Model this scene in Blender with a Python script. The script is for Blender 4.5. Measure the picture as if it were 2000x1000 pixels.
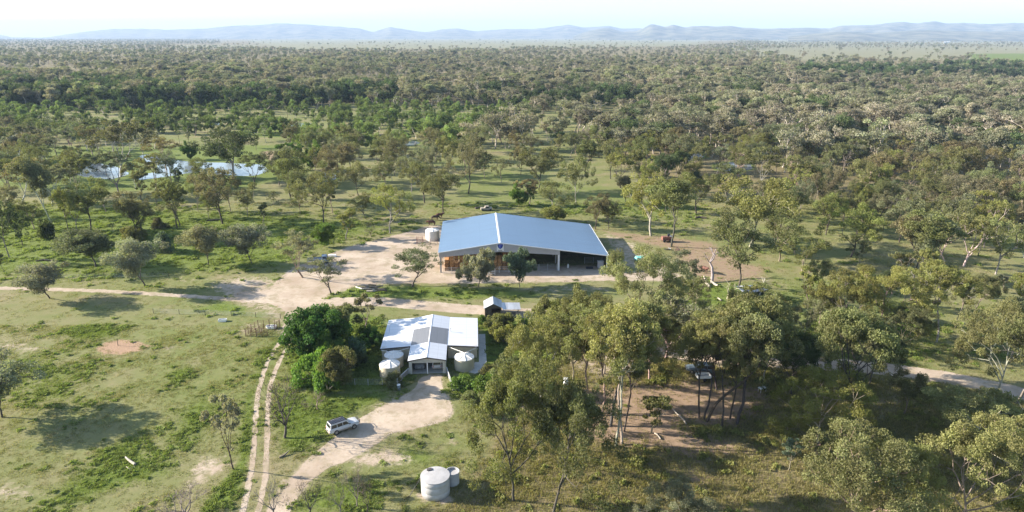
import bpy, bmesh, math, random
import numpy as np
from mathutils import Vector, Matrix
R = math.radians
SC = bpy.context.scene
COL = SC.collection
for o in list(bpy.data.objects):
    bpy.data.objects.remove(o)

# ------------------------------------------------------------------ camera
CAM_H = 57.0
FPX = 1333.0
PITCH = math.atan(430.0 / FPX)
cam_d = bpy.data.cameras.new("camera")
cam = bpy.data.objects.new("camera", cam_d)
COL.objects.link(cam)
cam.location = (0, 0, CAM_H)
cam.rotation_euler = (R(90) - PITCH, 0, 0)
cam_d.sensor_width = 36
cam_d.lens = 36 * FPX / 2000
cam_d.clip_start = 0.5
cam_d.clip_end = 90000
SC.camera = cam

# ------------------------------------------------------------------ world, sun, exposure
SUN_EL, SUN_AZ = R(21.5), R(82)          # azimuth measured from +Y towards -X
world = bpy.data.worlds.new("World")
SC.world = world
world.use_nodes = True
wn = world.node_tree
sky = wn.nodes.new("ShaderNodeTexSky")
sky.sky_type = 'NISHITA'
sky.sun_disc = False
sky.sun_elevation = SUN_EL
sky.sun_rotation = -SUN_AZ
sky.altitude = 200
sky.air_density = 1.0
sky.dust_density = 1.0
sky.ozone_density = 1.0
bg = wn.nodes["Background"]
bg.inputs[1].default_value = 0.085
wn.links.new(sky.outputs[0], bg.inputs[0])
sun_d = bpy.data.lights.new("sun", 'SUN')
sun_d.energy = 5.0
sun_d.angle = R(0.5)
sun_d.color = (1.0, 0.89, 0.74)
sun = bpy.data.objects.new("sun", sun_d)
COL.objects.link(sun)
sd = Vector((-math.sin(SUN_AZ) * math.cos(SUN_EL), math.cos(SUN_AZ) * math.cos(SUN_EL), math.sin(SUN_EL)))
sun.rotation_euler = sd.to_track_quat('Z', 'Y').to_euler()
sun.location = (-60, 60, 80)
SC.view_settings.view_transform = 'Standard'
SC.view_settings.look = 'None'
SC.view_settings.exposure = 1.72
SC.view_settings.gamma = 1
SC.view_settings.use_curve_mapping = False
SC.render.engine = 'CYCLES'
cy = SC.cycles
cy.max_bounces = 6
cy.diffuse_bounces = 2
cy.glossy_bounces = 2
cy.transmission_bounces = 3
cy.transparent_max_bounces = 6
cy.volume_bounces = 0
cy.use_denoising = True
cy.caustics_reflective = False
cy.caustics_refractive = False

# ------------------------------------------------------------------ pixel (2000x1000 photo) <-> ground
SP, CP = math.sin(PITCH), math.cos(PITCH)
def at(x, y, z=0.0):
    dx, u = (x - 1000.0), (500.0 - y)
    d = Vector((dx, FPX * CP + u * SP, -FPX * SP + u * CP))
    t = (z - CAM_H) / d.z
    return Vector((d.x * t, d.y * t, z))
def at_np(p):
    p = np.asarray(p, float)
    dx, u = p[:, 0] - 1000, 500 - p[:, 1]
    dy, dz = FPX * CP + u * SP, -FPX * SP + u * CP
    t = -CAM_H / dz
    return np.stack([dx * t, dy * t], 1)
def to_px(P):
    P = np.asarray(P, float)
    x, y, z = P[..., 0], P[..., 1], P[..., 2] - CAM_H
    dep = y * CP - z * SP
    up = y * SP + z * CP
    return np.stack([1000 + FPX * x / dep, 500 - FPX * up / dep], -1)
def height_at(x, yb, yt):
    g = at(x, yb)
    u = 500.0 - yt
    # ray through yt at the same ground distance
    return CAM_H + g.y * (-FPX * SP + u * CP) / (FPX * CP + u * SP)
def px_per_m(x, y):
    g = at(x, y)
    return FPX / (g.y * CP + CAM_H * SP)

# ------------------------------------------------------------------ materials
def new_mat(name):
    m = bpy.data.materials.new(name)
    m.use_nodes = True
    nt = m.node_tree
    return m, nt, nt.nodes["Principled BSDF"]
def N(nt, typ, **kw):
    n = nt.nodes.new(typ)
    for k, v in kw.items():
        if k.startswith("i_"):
            n.inputs[int(k[2:])].default_value = v
        else:
            setattr(n, k, v)
    return n
def noise(nt, scale, detail=4, rough=0.55, vec=None):
    n = N(nt, "ShaderNodeTexNoise")
    n.inputs["Scale"].default_value = scale
    n.inputs["Detail"].default_value = detail
    n.inputs["Roughness"].default_value = rough
    if vec is not None:
        nt.links.new(vec, n.inputs["Vector"])
    return n.outputs["Fac"]
def mth(nt, op, a, b=None, clamp=False):
    n = N(nt, "ShaderNodeMath", operation=op)
    n.use_clamp = clamp
    for i, v in enumerate((a, b)):
        if v is None:
            continue
        if isinstance(v, (int, float)):
            n.inputs[i].default_value = v
        else:
            nt.links.new(v, n.inputs[i])
    return n.outputs[0]
def mixc(nt, f, a, b, blend='MIX'):
    n = N(nt, "ShaderNodeMix", data_type='RGBA', blend_type=blend)
    for i, v in ((0, f), (6, a), (7, b)):
        if isinstance(v, (int, float)):
            n.inputs[i].default_value = v
        elif isinstance(v, tuple):
            n.inputs[i].default_value = (*v[:3], 1)
        else:
            nt.links.new(v, n.inputs[i])
    return n.outputs[2]
def ramp(nt, f, lo, hi):
    n = N(nt, "ShaderNodeMapRange")
    n.interpolation_type = 'SMOOTHSTEP'
    nt.links.new(f, n.inputs[0])
    n.inputs[1].default_value = lo
    n.inputs[2].default_value = hi
    return n.outputs[0]
def bump(nt, bs, h, strength, dist):
    b = N(nt, "ShaderNodeBump")
    b.inputs["Strength"].default_value = strength
    b.inputs["Distance"].default_value = dist
    nt.links.new(h, b.inputs["Height"])
    nt.links.new(b.outputs[0], bs.inputs["Normal"])
def plain(name, col, rough=0.6, metal=0.0, var=0.12, scale=2.0, spec=None, bmp=0.0):
    m, nt, bs = new_mat(name)
    tc = N(nt, "ShaderNodeTexCoord").outputs["Object"]
    f = noise(nt, scale, 5, 0.6, tc)
    d = tuple(c * (1 - var) for c in col)
    l = tuple(min(1, c * (1 + var)) for c in col)
    c = mixc(nt, ramp(nt, f, 0.3, 0.7), d, l)
    nt.links.new(c, bs.inputs["Base Color"])
    bs.inputs["Roughness"].default_value = rough
    bs.inputs["Metallic"].default_value = metal
    if spec is not None:
        bs.inputs["Specular IOR Level"].default_value = spec
    if bmp:
        bump(nt, bs, f, 0.5, bmp)
    return m

def dirt_colour(nt, pos):
    a = noise(nt, 0.12, 5, 0.6, pos)
    b = noise(nt, 1.3, 6, 0.65, pos)
    c = mixc(nt, ramp(nt, a, 0.35, 0.65), (0.370, 0.300, 0.235), (0.485, 0.412, 0.335))
    c = mixc(nt, mth(nt, 'MULTIPLY', ramp(nt, b, 0.45, 0.75), 0.55), c, (0.33, 0.25, 0.175))
    g = noise(nt, 0.28, 6, 0.7, pos)
    c = mixc(nt, mth(nt, 'MULTIPLY', ramp(nt, g, 0.48, 0.64), 0.65), c, (0.26, 0.225, 0.145))
    return c, b

def make_ground_mat():
    m, nt, bs = new_mat("ground_soil_and_grass")
    pos = N(nt, "ShaderNodeNewGeometry").outputs["Position"]
    a1 = N(nt, "ShaderNodeAttribute", attribute_name="mask_a")
    a2 = N(nt, "ShaderNodeAttribute", attribute_name="mask_b")
    s1 = N(nt, "ShaderNodeSeparateColor"); nt.links.new(a1.outputs["Color"], s1.inputs[0])
    s2 = N(nt, "ShaderNodeSeparateColor"); nt.links.new(a2.outputs["Color"], s2.inputs[0])
    big = noise(nt, 0.022, 5, 0.6, pos)
    mid = noise(nt, 0.14, 6, 0.62, pos)
    fin = noise(nt, 0.75, 6, 0.7, pos)
    vf = noise(nt, 3.2, 4, 0.7, pos)
    def rag(mask, n, amt=0.7):
        v = mth(nt, 'ADD', mask, mth(nt, 'MULTIPLY', mth(nt, 'SUBTRACT', n, 0.5), amt * 2))
        return ramp(nt, v, 0.35, 0.65)
    dirt, dn = dirt_colour(nt, pos)
    dry = mixc(nt, ramp(nt, mid, 0.3, 0.7), (0.220, 0.205, 0.108), (0.160, 0.178, 0.068))
    grn = mixc(nt, ramp(nt, fin, 0.3, 0.7), (0.105, 0.155, 0.034), (0.155, 0.19, 0.05))
    # general cover: dry and green mixed by noise
    base = mixc(nt, ramp(nt, big, 0.40, 0.62), dry, mixc(nt, 0.5, grn, dry))
    pk = noise(nt, 0.045, 6, 0.65, pos)
    base = mixc(nt, mth(nt, 'MULTIPLY', ramp(nt, pk, 0.50, 0.68), 0.6), base, (0.285, 0.228, 0.155))
    base = mixc(nt, mth(nt, 'MULTIPLY', ramp(nt, fin, 0.55, 0.75), 0.6), base, (0.29, 0.235, 0.15))
    base = mixc(nt, mth(nt, 'MULTIPLY', ramp(nt, vf, 0.5, 0.8), 0.5), base, (0.12, 0.125, 0.052))
    pale = mixc(nt, ramp(nt, big, 0.3, 0.7), (0.245, 0.235, 0.150), (0.185, 0.195, 0.110))
    lit = mixc(nt, ramp(nt, fin, 0.3, 0.7), (0.225, 0.178, 0.11), (0.15, 0.145, 0.065))
    base = mixc(nt, rag(s2.outputs[0], mid, 0.4), base, lit)
    base = mixc(nt, s2.outputs[2], base, pale)
    base = mixc(nt, rag(s1.outputs[1], fin, 0.45), base, grn)
    red = mixc(nt, ramp(nt, fin, 0.3, 0.7), (0.32, 0.235, 0.170), (0.225, 0.165, 0.115))
    base = mixc(nt, rag(s1.outputs[2], fin, 0.42), base, red)
    orange = mixc(nt, ramp(nt, vf, 0.3, 0.7), (0.40, 0.275, 0.19), (0.27, 0.185, 0.125))
    base = mixc(nt, rag(s2.outputs[1], fin, 0.35), base, orange)
    base = mixc(nt, rag(s1.outputs[0], fin, 0.55), base, dirt)
    nt.links.new(base, bs.inputs["Base Color"])
    bs.inputs["Roughness"].default_value = 0.95
    bs.inputs["Specular IOR Level"].default_value = 0.1
    h = mth(nt, 'ADD', mth(nt, 'MULTIPLY', fin, 0.6), mth(nt, 'MULTIPLY', vf, 0.4))
    bump(nt, bs, h, 0.45, 0.20)
    return m

def make_dirt_mat():
    m, nt, bs = new_mat("sandy_dirt")
    pos = N(nt, "ShaderNodeNewGeometry").outputs["Position"]
    c, b = dirt_colour(nt, pos)
    vf = noise(nt, 3.5, 4, 0.7, pos)
    c = mixc(nt, mth(nt, 'MULTIPLY', ramp(nt, vf, 0.55, 0.8), 0.35), c, (0.25, 0.2, 0.12))
    nt.links.new(c, bs.inputs["Base Color"])
    bs.inputs["Roughness"].default_value = 0.95
    bs.inputs["Specular IOR Level"].default_value = 0.1
    bump(nt, bs, b, 0.5, 0.10)
    return m

def make_leaf_mat(name, instanced=False):
    """Foliage: colour from the object (or the scattered point), varied clump by clump."""
    m, nt, bs = new_mat(name)
    out = nt.nodes["Material Output"]
    if instanced:
        base = N(nt, "ShaderNodeAttribute", attribute_name="tint", attribute_type='INSTANCER').outputs["Color"]
    else:
        base = N(nt, "ShaderNodeObjectInfo").outputs["Color"]
    cl = N(nt, "ShaderNodeAttribute", attribute_name="clump").outputs["Fac"]
    hsv = N(nt, "ShaderNodeHueSaturation")
    nt.links.new(base, hsv.inputs["Color"])
    nt.links.new(mth(nt, 'ADD', mth(nt, 'MULTIPLY', cl, 0.9), 0.55), hsv.inputs["Value"])
    nt.links.new(mth(nt, 'ADD', mth(nt, 'MULTIPLY', cl, 0.03), 0.485), hsv.inputs["Hue"])
    c = hsv.outputs[0]
    nt.links.new(c, bs.inputs["Base Color"])
    bs.inputs["Roughness"].default_value = 0.7
    bs.inputs["Specular IOR Level"].default_value = 0.15
    tr = N(nt, "ShaderNodeBsdfTranslucent")
    nt.links.new(mixc(nt, 1.0, c, (1.2, 1.25, 0.6), 'MULTIPLY'), tr.inputs["Color"])
    mx = N(nt, "ShaderNodeMixShader")
    mx.inputs[0].default_value = 0.34
    nt.links.new(bs.outputs[0], mx.inputs[1])
    nt.links.new(tr.outputs[0], mx.inputs[2])
    nt.links.new(mx.outputs[0], out.inputs["Surface"])
    return m

def make_bark_mat(name, instanced=False):
    m, nt, bs = new_mat(name)
    if instanced:
        base = N(nt, "ShaderNodeAttribute", attribute_name="bark", attribute_type='INSTANCER').outputs["Color"]
    else:
        base = N(nt, "ShaderNodeObjectInfo").outputs["Color"]
    tc = N(nt, "ShaderNodeTexCoord").outputs["Object"]
    f = noise(nt, 2.0, 5, 0.6, tc)
    c = mixc(nt, ramp(nt, f, 0.35, 0.7), base, mixc(nt, 0.55, base, (0.12, 0.10, 0.085)))
    nt.links.new(c, bs.inputs["Base Color"])
    bs.inputs["Roughness"].default_value = 0.85
    bump(nt, bs, f, 0.4, 0.05)
    return m

def make_water_mat():
    m, nt, bs = new_mat("pond_water")
    pos = N(nt, "ShaderNodeNewGeometry").outputs["Position"]
    bs.inputs["Base Color"].default_value = (0.20, 0.24, 0.27, 1)
    bs.inputs["Roughness"].default_value = 0.10
    bs.inputs["IOR"].default_value = 1.33
    bs.inputs["Specular IOR Level"].default_value = 0.9
    bump(nt, bs, noise(nt, 0.9, 3, 0.5, pos), 0.16, 0.10)
    return m

def make_sheet_mat(name, col, rough, metal, streak=0.10, axis=0):
    """Profiled metal sheeting: faint rust and dust streaks along the fall, fine ribs in the normal."""
    m, nt, bs = new_mat(name)
    tc = N(nt, "ShaderNodeTexCoord").outputs["Object"]
    mp = N(nt, "ShaderNodeMapping")
    nt.links.new(tc, mp.inputs[0])
    mp.inputs["Scale"].default_value = (0.05, 1.1, 0.05) if axis == 0 else (1.1, 0.05, 0.05)
    f = noise(nt, 2.0, 5, 0.6, mp.outputs[0])
    g = noise(nt, 0.25, 4, 0.6, tc)
    c = mixc(nt, ramp(nt, f, 0.3, 0.7), tuple(x * (1 - streak) for x in col), tuple(min(1, x * (1 + streak)) for x in col))
    c = mixc(nt, mth(nt, 'MULTIPLY', ramp(nt, g, 0.5, 0.8), 0.25), c, tuple(x * 0.8 for x in col))
    nt.links.new(c, bs.inputs["Base Color"])
    sx_ = N(nt, "ShaderNodeSeparateXYZ"); nt.links.new(tc, sx_.inputs[0])
    lap = mth(nt, 'LESS_THAN', mth(nt, 'FRACT', mth(nt, 'DIVIDE', sx_.outputs[1 if axis == 0 else 0], 1.52)), 0.06)
    jn = mth(nt, 'LESS_THAN', mth(nt, 'FRACT', mth(nt, 'DIVIDE', mth(nt, 'ADD', sx_.outputs[0 if axis == 0 else 1], 100.0), 5.0)), 0.02)
    c = mixc(nt, mth(nt, 'MULTIPLY', mth(nt, 'MAXIMUM', lap, jn), 0.22), c, tuple(x * 0.55 for x in col))
    nt.links.new(c, bs.inputs["Base Color"])
    bs.inputs["Metallic"].default_value = metal
    r = mth(nt, 'ADD', mth(nt, 'MULTIPLY', f, 0.12), rough - 0.06)
    nt.links.new(r, bs.inputs["Roughness"])
    bump(nt, bs, f, 0.12, 0.05)
    return m

M = {}
M["ground"] = make_ground_mat()
M["dirt"] = make_dirt_mat()
M["leaf"] = make_leaf_mat("leaves")
M["leaf_i"] = make_leaf_mat("leaves_scattered", True)
M["bark"] = make_bark_mat("bark")
M["bark_i"] = make_bark_mat("bark_scattered", True)
M["water"] = make_water_mat()
M["shed_roof"] = make_sheet_mat("sky_tinted_zinc", (0.175, 0.270, 0.395), 0.42, 0.35, 0.07, 0)  # blue in the base colour stands in for sky reflected by grey zinc
M["house_roof"] = make_sheet_mat("pale_roof_sheet", (0.70, 0.72, 0.76), 0.42, 0.25, 0.05, 0)
M["grey_panel"] = make_sheet_mat("grey_roof_sheet", (0.20, 0.21, 0.23), 0.5, 0.2, 0.06, 1)
M["old_iron"] = make_sheet_mat("old_iron", (0.62, 0.64, 0.67), 0.42, 0.6, 0.16, 1)
M["cream"] = plain("cream_wall", (0.62, 0.56, 0.44), 0.7, 0, 0.05, 0.6)
M["fascia"] = plain("lilac_grey_sheet", (0.42, 0.41, 0.43), 0.55, 0.1, 0.06, 0.7)
M["steel"] = plain("galvanised_steel", (0.52, 0.53, 0.55), 0.45, 0.4, 0.1, 3)
M["white"] = plain("white_paint", (0.80, 0.80, 0.78), 0.4, 0, 0.05, 2)
M["trim"] = plain("white_trim", (0.74, 0.76, 0.78), 0.45, 0.1, 0.05, 2)
M["gutter"] = plain("dark_gutter", (0.07, 0.06, 0.06), 0.5, 0, 0.1, 2)
M["tank_cream"] = plain("cream_tank_plastic", (0.56, 0.50, 0.38), 0.5, 0, 0.07, 1.2)
M["tank_white"] = plain("white_tank_plastic", (0.74, 0.72, 0.68), 0.5, 0, 0.06, 1.2)
M["concrete"] = plain("concrete", (0.50, 0.49, 0.46), 0.85, 0, 0.12, 1.4, bmp=0.02)
M["tank_conc"] = plain("pale_concrete_tank", (0.40, 0.40, 0.41), 0.75, 0, 0.12, 1.0, bmp=0.02)
M["black"] = plain("black_rubber", (0.018, 0.018, 0.02), 0.6, 0, 0.2, 3)
M["glass"] = plain("dark_glass", (0.02, 0.024, 0.03), 0.08, 0, 0.05, 1, spec=0.8)
M["rack"] = plain("black_rack", (0.03, 0.033, 0.05), 0.45, 0.3, 0.15, 3)
M["car"] = plain("white_car_paint", (0.58, 0.59, 0.60), 0.22, 0.0, 0.03, 1)
M["car_low"] = plain("dusty_grey_cladding", (0.30, 0.27, 0.23), 0.6, 0.0, 0.15, 3)
M["rim"] = plain("wheel_rim", (0.35, 0.33, 0.30), 0.45, 0.5, 0.1, 3)
M["red_lamp"] = plain("red_lamp_lens", (0.40, 0.04, 0.025), 0.3, 0, 0.1, 3)
M["lamp"] = plain("clear_lamp_lens", (0.6, 0.6, 0.58), 0.15, 0, 0.1, 3)
M["rust"] = plain("rusty_steel", (0.19, 0.085, 0.065), 0.8, 0.1, 0.25, 3)
M["wood"] = plain("weathered_timber", (0.22, 0.18, 0.14), 0.85, 0, 0.25, 3, bmp=0.03)
M["darkwood"] = plain("dark_timber", (0.10, 0.08, 0.065), 0.85, 0, 0.25, 3, bmp=0.03)
M["palewood"] = plain("bleached_timber", (0.36, 0.32, 0.27), 0.8, 0, 0.2, 3, bmp=0.03)
M["hay"] = plain("hay", (0.36, 0.195, 0.085), 0.95, 0, 0.5, 3.5, bmp=0.12)
def vary_by_object(m, lo, hi):
    nt = m.node_tree; bs = nt.nodes["Principled BSDF"]
    src = bs.inputs["Base Color"].links[0].from_socket
    h = N(nt, "ShaderNodeHueSaturation"); nt.links.new(src, h.inputs["Color"])
    mr = N(nt, "ShaderNodeMapRange"); nt.links.new(N(nt, "ShaderNodeObjectInfo").outputs["Random"], mr.inputs[0]); mr.inputs[3].default_value = lo; mr.inputs[4].default_value = hi
    nt.links.new(mr.outputs[0], h.inputs["Value"]); nt.links.new(h.outputs[0], bs.inputs["Base Color"])
vary_by_object(M["hay"], 0.55, 1.35)
M["blue"] = plain("shield_blue", (0.02, 0.05, 0.28), 0.5, 0, 0.06, 3)
M["teal"] = plain("teal_tarp", (0.16, 0.45, 0.42), 0.6, 0, 0.15, 2, bmp=0.05)
M["cow"] = plain("red_brown_hide", (0.10, 0.040, 0.028), 0.8, 0, 0.2, 4)
M["cow_dark"] = plain("dark_hide", (0.05, 0.028, 0.02), 0.8, 0, 0.2, 4)
M["cloth"] = plain("white_cloth", (0.78, 0.78, 0.78), 0.9, 0, 0.05, 2)
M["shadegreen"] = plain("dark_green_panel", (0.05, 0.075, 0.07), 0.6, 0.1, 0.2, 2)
M["shade_car"] = plain("shade_darkened_blue", (0.10, 0.135, 0.17), 0.4, 0.1, 0.1, 2)  # blue-grey paint darkened to imitate the deep shade over the car
M["mauve"] = plain("blue_grey_paint", (0.25, 0.32, 0.42), 0.4, 0.1, 0.1, 2)
def make_hill_mat():
    m, nt, bs = new_mat("wooded_hill")
    pos = N(nt, "ShaderNodeNewGeometry").outputs["Position"]
    f = noise(nt, 0.004, 8, 0.65, pos)
    c = mixc(nt, ramp(nt, f, 0.38, 0.62), (0.03, 0.04, 0.025), (0.17, 0.16, 0.10))
    nt.links.new(c, bs.inputs["Base Color"])
    bs.inputs["Roughness"].default_value = 0.95
    return m
M["hill"] = make_hill_mat()

# ------------------------------------------------------------------ mesh building
class MB:
    def __init__(s):
        s.v, s.f = [], []
    def add(s, vs, fs):
        b = len(s.v)
        s.v += [tuple(p) for p in vs]
        s.f += [tuple(b + i for i in f) for f in fs]
        return s
    def box(s, c, d, rz=0.0, tilt=None):
        x, y, z = (q / 2 for q in d)
        vs = [Vector((i * x, j * y, k * z)) for k in (-1, 1) for j in (-1, 1) for i in (-1, 1)]
        m = Matrix.Rotation(rz, 3, 'Z')
        if tilt:
            m = m @ Matrix.Rotation(tilt[0], 3, tilt[1])
        return s.add([m @ p + Vector(c) for p in vs], [(0, 2, 3, 1), (4, 5, 7, 6), (0, 1, 5, 4), (2, 6, 7, 3), (0, 4, 6, 2), (1, 3, 7, 5)])
    def tube(s, pts, radii, n=6, cap=True):
        pts = [Vector(p) for p in pts]
        if isinstance(radii, (int, float)):
            radii = [radii] * len(pts)
        rings = []
        for i, p in enumerate(pts):
            t = (pts[min(i + 1, len(pts) - 1)] - pts[max(i - 1, 0)])
            t = t.normalized() if t.length > 1e-9 else Vector((0, 0, 1))
            a = Vector((1, 0, 0)) if abs(t.x) < 0.8 else Vector((0, 1, 0))
            u = t.cross(a).normalized(); w = t.cross(u)
            rings.append([p + (u * math.cos(q) + w * math.sin(q)) * radii[i] for q in (2 * math.pi * k / n for k in range(n))])
        vs = [q for r in rings for q in r]
        fs = [(i * n + k, i * n + (k + 1) % n, (i + 1) * n + (k + 1) % n, (i + 1) * n + k) for i in range(len(pts) - 1) for k in range(n)]
        if cap:
            fs += [tuple(range(n - 1, -1, -1)), tuple((len(pts) - 1) * n + k for k in range(n))]
        return s.add(vs, fs)
    def lathe(s, prof, n=28, c=(0, 0, 0)):
        vs, fs = [], []
        for r, z in prof:
            vs += [(c[0] + r * math.cos(2 * math.pi * k / n), c[1] + r * math.sin(2 * math.pi * k / n), c[2] + z) for k in range(n)]
        for i in range(len(prof) - 1):
            fs += [(i * n + k, i * n + (k + 1) % n, (i + 1) * n + (k + 1) % n, (i + 1) * n + k) for k in range(n)]
        fs += [tuple(range(n - 1, -1, -1)), tuple((len(prof) - 1) * n + k for k in range(n))]
        return s.add(vs, fs)
    def prism(s, poly, a, b, axis='y'):
        """poly of (p,q) extruded from a to b: axis y -> (p, t, q); x -> (t, p, q); z -> (p, q, t)"""
        f = {'y': lambda p, q, t: (p, t, q), 'x': lambda p, q, t: (t, p, q), 'z': lambda p, q, t: (p, q, t)}[axis]
        n = len(poly)
        vs = [f(p, q, a) for p, q in poly] + [f(p, q, b) for p, q in poly]
        fs = [(i, (i + 1) % n, n + (i + 1) % n, n + i) for i in range(n)] + [tuple(range(n - 1, -1, -1)), tuple(range(n, 2 * n))]
        return s.add(vs, fs)
    def slab(s, quad, th):
        """four corners (Vector) thickened downward"""
        q = [Vector(p) for p in quad]
        lo = [p - Vector((0, 0, th)) for p in q]
        return s.add(lo + q, [(0, 3, 2, 1), (4, 5, 6, 7), (0, 1, 5, 4), (1, 2, 6, 5), (2, 3, 7, 6), (3, 0, 4, 7)])
    def mesh(s, name, mat, smooth=False):
        me = bpy.data.meshes.new(name)
        me.from_pydata(s.v, [], s.f)
        bm = bmesh.new(); bm.from_mesh(me)
        bmesh.ops.recalc_face_normals(bm, faces=bm.faces)
        bm.to_mesh(me); bm.free()
        if mat is not None:
            me.materials.append(mat)
        if smooth:
            me.polygons.foreach_set("use_smooth", [True] * len(me.polygons))
        return me
    def build(s, name, mat, parent=None, smooth=False, bevel=0.0):
        o = bpy.data.objects.new(name, s.mesh(name, mat, smooth))
        COL.objects.link(o)
        if parent is not None:
            o.parent = parent
        if bevel:
            b = o.modifiers.new("bevel", 'BEVEL'); b.width = bevel; b.segments = 2; b.limit_method = 'ANGLE'
        return o

def tag(o, label=None, cat=None, group=None, kind=None):
    if label: o["label"] = label
    if cat: o["category"] = cat
    if group: o["group"] = group
    if kind: o["kind"] = kind
    return o
def thing(name, label, cat, loc, rz=0.0, group=None):
    o = bpy.data.objects.new(name, None)
    o.empty_display_size = 0.3
    COL.objects.link(o)
    o.location = loc
    o.rotation_euler = (0, 0, rz)
    return tag(o, label, cat, group)
def copy_tree(src, loc, rz=0.0, label=None, scale=None):
    r = src.copy(); COL.objects.link(r)
    r.location = loc; r.rotation_euler = (0, 0, rz)
    if scale: r.scale = scale
    if label: r["label"] = label
    for ch in list(src.children):
        c = ch.copy(); COL.objects.link(c); c.parent = r
        for g in list(ch.children):
            d = g.copy(); COL.objects.link(d); d.parent = c
    return r

def np_mesh(name, V, F, mats, smooth=False, attrs=()):
    """quads/tris from numpy"""
    me = bpy.data.meshes.new(name)
    nv, nf, k = len(V), len(F), F.shape[1]
    me.vertices.add(nv); me.vertices.foreach_set("co", V.astype(np.float32).ravel())
    me.loops.add(nf * k); me.loops.foreach_set("vertex_index", F.astype(np.int32).ravel())
    me.polygons.add(nf)
    me.polygons.foreach_set("loop_start", np.arange(0, nf * k, k, dtype=np.int32))
    me.polygons.foreach_set("loop_total", np.full(nf, k, dtype=np.int32))
    for m in mats:
        me.materials.append(m)
    for an, dom, typ, key, dat in attrs:
        a = me.attributes.new(an, typ, dom); a.data.foreach_set(key, np.ascontiguousarray(dat, dtype=np.float32).ravel())
    me.update(calc_edges=True)
    if smooth:
        me.polygons.foreach_set("use_smooth", np.ones(nf, dtype=bool))
    me.validate()
    return me

# ------------------------------------------------------------------ ground plan (traced in the photo, laid out in metres)
def poly(*p):
    return at_np(p)
def sdist(P, Q):
    """signed distance (m, inside positive) of points P to polygon Q"""
    d2 = np.full(len(P), 1e18); ins = np.zeros(len(P), bool)
    n = len(Q)
    for i in range(n):
        a, b = Q[i], Q[(i + 1) % n]
        ab = b - a
        t = np.clip(((P - a) @ ab) / max(ab @ ab, 1e-9), 0, 1)
        d = P - (a + t[:, None] * ab)
        d2 = np.minimum(d2, (d * d).sum(1))
        c = ((a[1] > P[:, 1]) != (b[1] > P[:, 1]))
        with np.errstate(divide='ignore', invalid='ignore'):
            xx = (b[0] - a[0]) * (P[:, 1] - a[1]) / (b[1] - a[1]) + a[0]
        ins ^= c & (P[:, 0] < xx)
    d = np.sqrt(d2)
    return np.where(ins, d, -d)
def ldist(P, L):
    d2 = np.full(len(P), 1e18)
    for i in range(len(L) - 1):
        a, b = L[i], L[i + 1]
        ab = b - a
        t = np.clip(((P - a) @ ab) / max(ab @ ab, 1e-9), 0, 1)
        d = P - (a + t[:, None] * ab)
        d2 = np.minimum(d2, (d * d).sum(1))
    return np.sqrt(d2)

RUT_L = poly((470, 1012), (480, 975), (490, 930), (496, 880), (499, 820), (503, 775), (511, 738), (523, 706), (541, 676), (558, 652))
RUT_R = poly((500, 1012), (510, 975), (518, 930), (521, 880), (522, 820), (524, 775), (531, 740), (543, 711), (558, 684), (574, 656))
DRIVE = poly((512, 1015), (540, 960), (572, 925), (606, 893), (640, 868), (690, 826), (735, 800), (776, 778), (806, 765), (826, 738), (838, 731),
             (864, 731), (862, 745), (866, 765), (880, 778), (886, 800), (876, 820), (820, 836), (768, 845), (735, 868), (690, 895), (640, 915), (600, 945), (570, 985), (560, 1015))
YARD = poly((548, 542), (575, 522), (622, 506), (682, 482), (742, 467), (800, 453), (838, 441), (866, 441), (868, 522), (1188, 518), (1205, 534), (1262, 528), (1330, 536), (1328, 548), (1200, 548),
            (1010, 552), (860, 553), (765, 553), (700, 558), (655, 572), (625, 586), (612, 602), (598, 620), (584, 640), (566, 660), (550, 658), (556, 632), (560, 610), (540, 596), (500, 588), (450, 578), (480, 570), (530, 560))
WEST = poly((-300, 556), (-120, 560), (0, 563), (100, 565), (190, 568), (300, 574), (420, 582), (520, 590))
LANE = poly((600, 594), (660, 589), (740, 589), (800, 594), (900, 603), (1000, 609), (1080, 616), (1150, 640), (1240, 676), (1330, 694), (1430, 704), (1540, 708), (1650, 713), (1740, 722), (1850, 737), (1960, 760), (2080, 790), (2250, 830))
TRACK2 = poly((575, 590), (600, 560), (625, 535), (650, 520))
PONDS = [
    ("wide pond", poly((268, 305), (300, 300), (322, 308), (345, 314), (420, 318), (500, 320), (526, 325), (518, 337), (495, 344), (440, 343), (395, 336), (350, 341), (290, 350), (262, 352), (270, 342), (300, 338), (312, 330), (300, 320), (280, 316))),
    ("small pond", poly((626, 338), (645, 334), (662, 343), (655, 352), (632, 350))),
    ("left pond", poly((10, 293), (30, 288), (48, 292), (46, 302), (24, 306), (8, 302))),
    ("mid left pond", poly((122, 318), (160, 312), (200, 318), (240, 330), (250, 342), (215, 352), (165, 345), (130, 332))),
    ("right pond", poly((1395, 322), (1440, 314), (1466, 318), (1470, 330), (1440, 336), (1400, 332))),
    ("far right pond", poly((1330, 302), (1370, 298), (1378, 308), (1345, 316), (1322, 312))),
    ("distant pond", poly((775, 280), (812, 274), (822, 281), (790, 287))),
    ("grey soak", poly((560, 243), (612, 240), (618, 246), (570, 248))),
    ("pale soak", poly((405, 238), (425, 236), (432, 243), (416, 244))),
]
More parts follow.
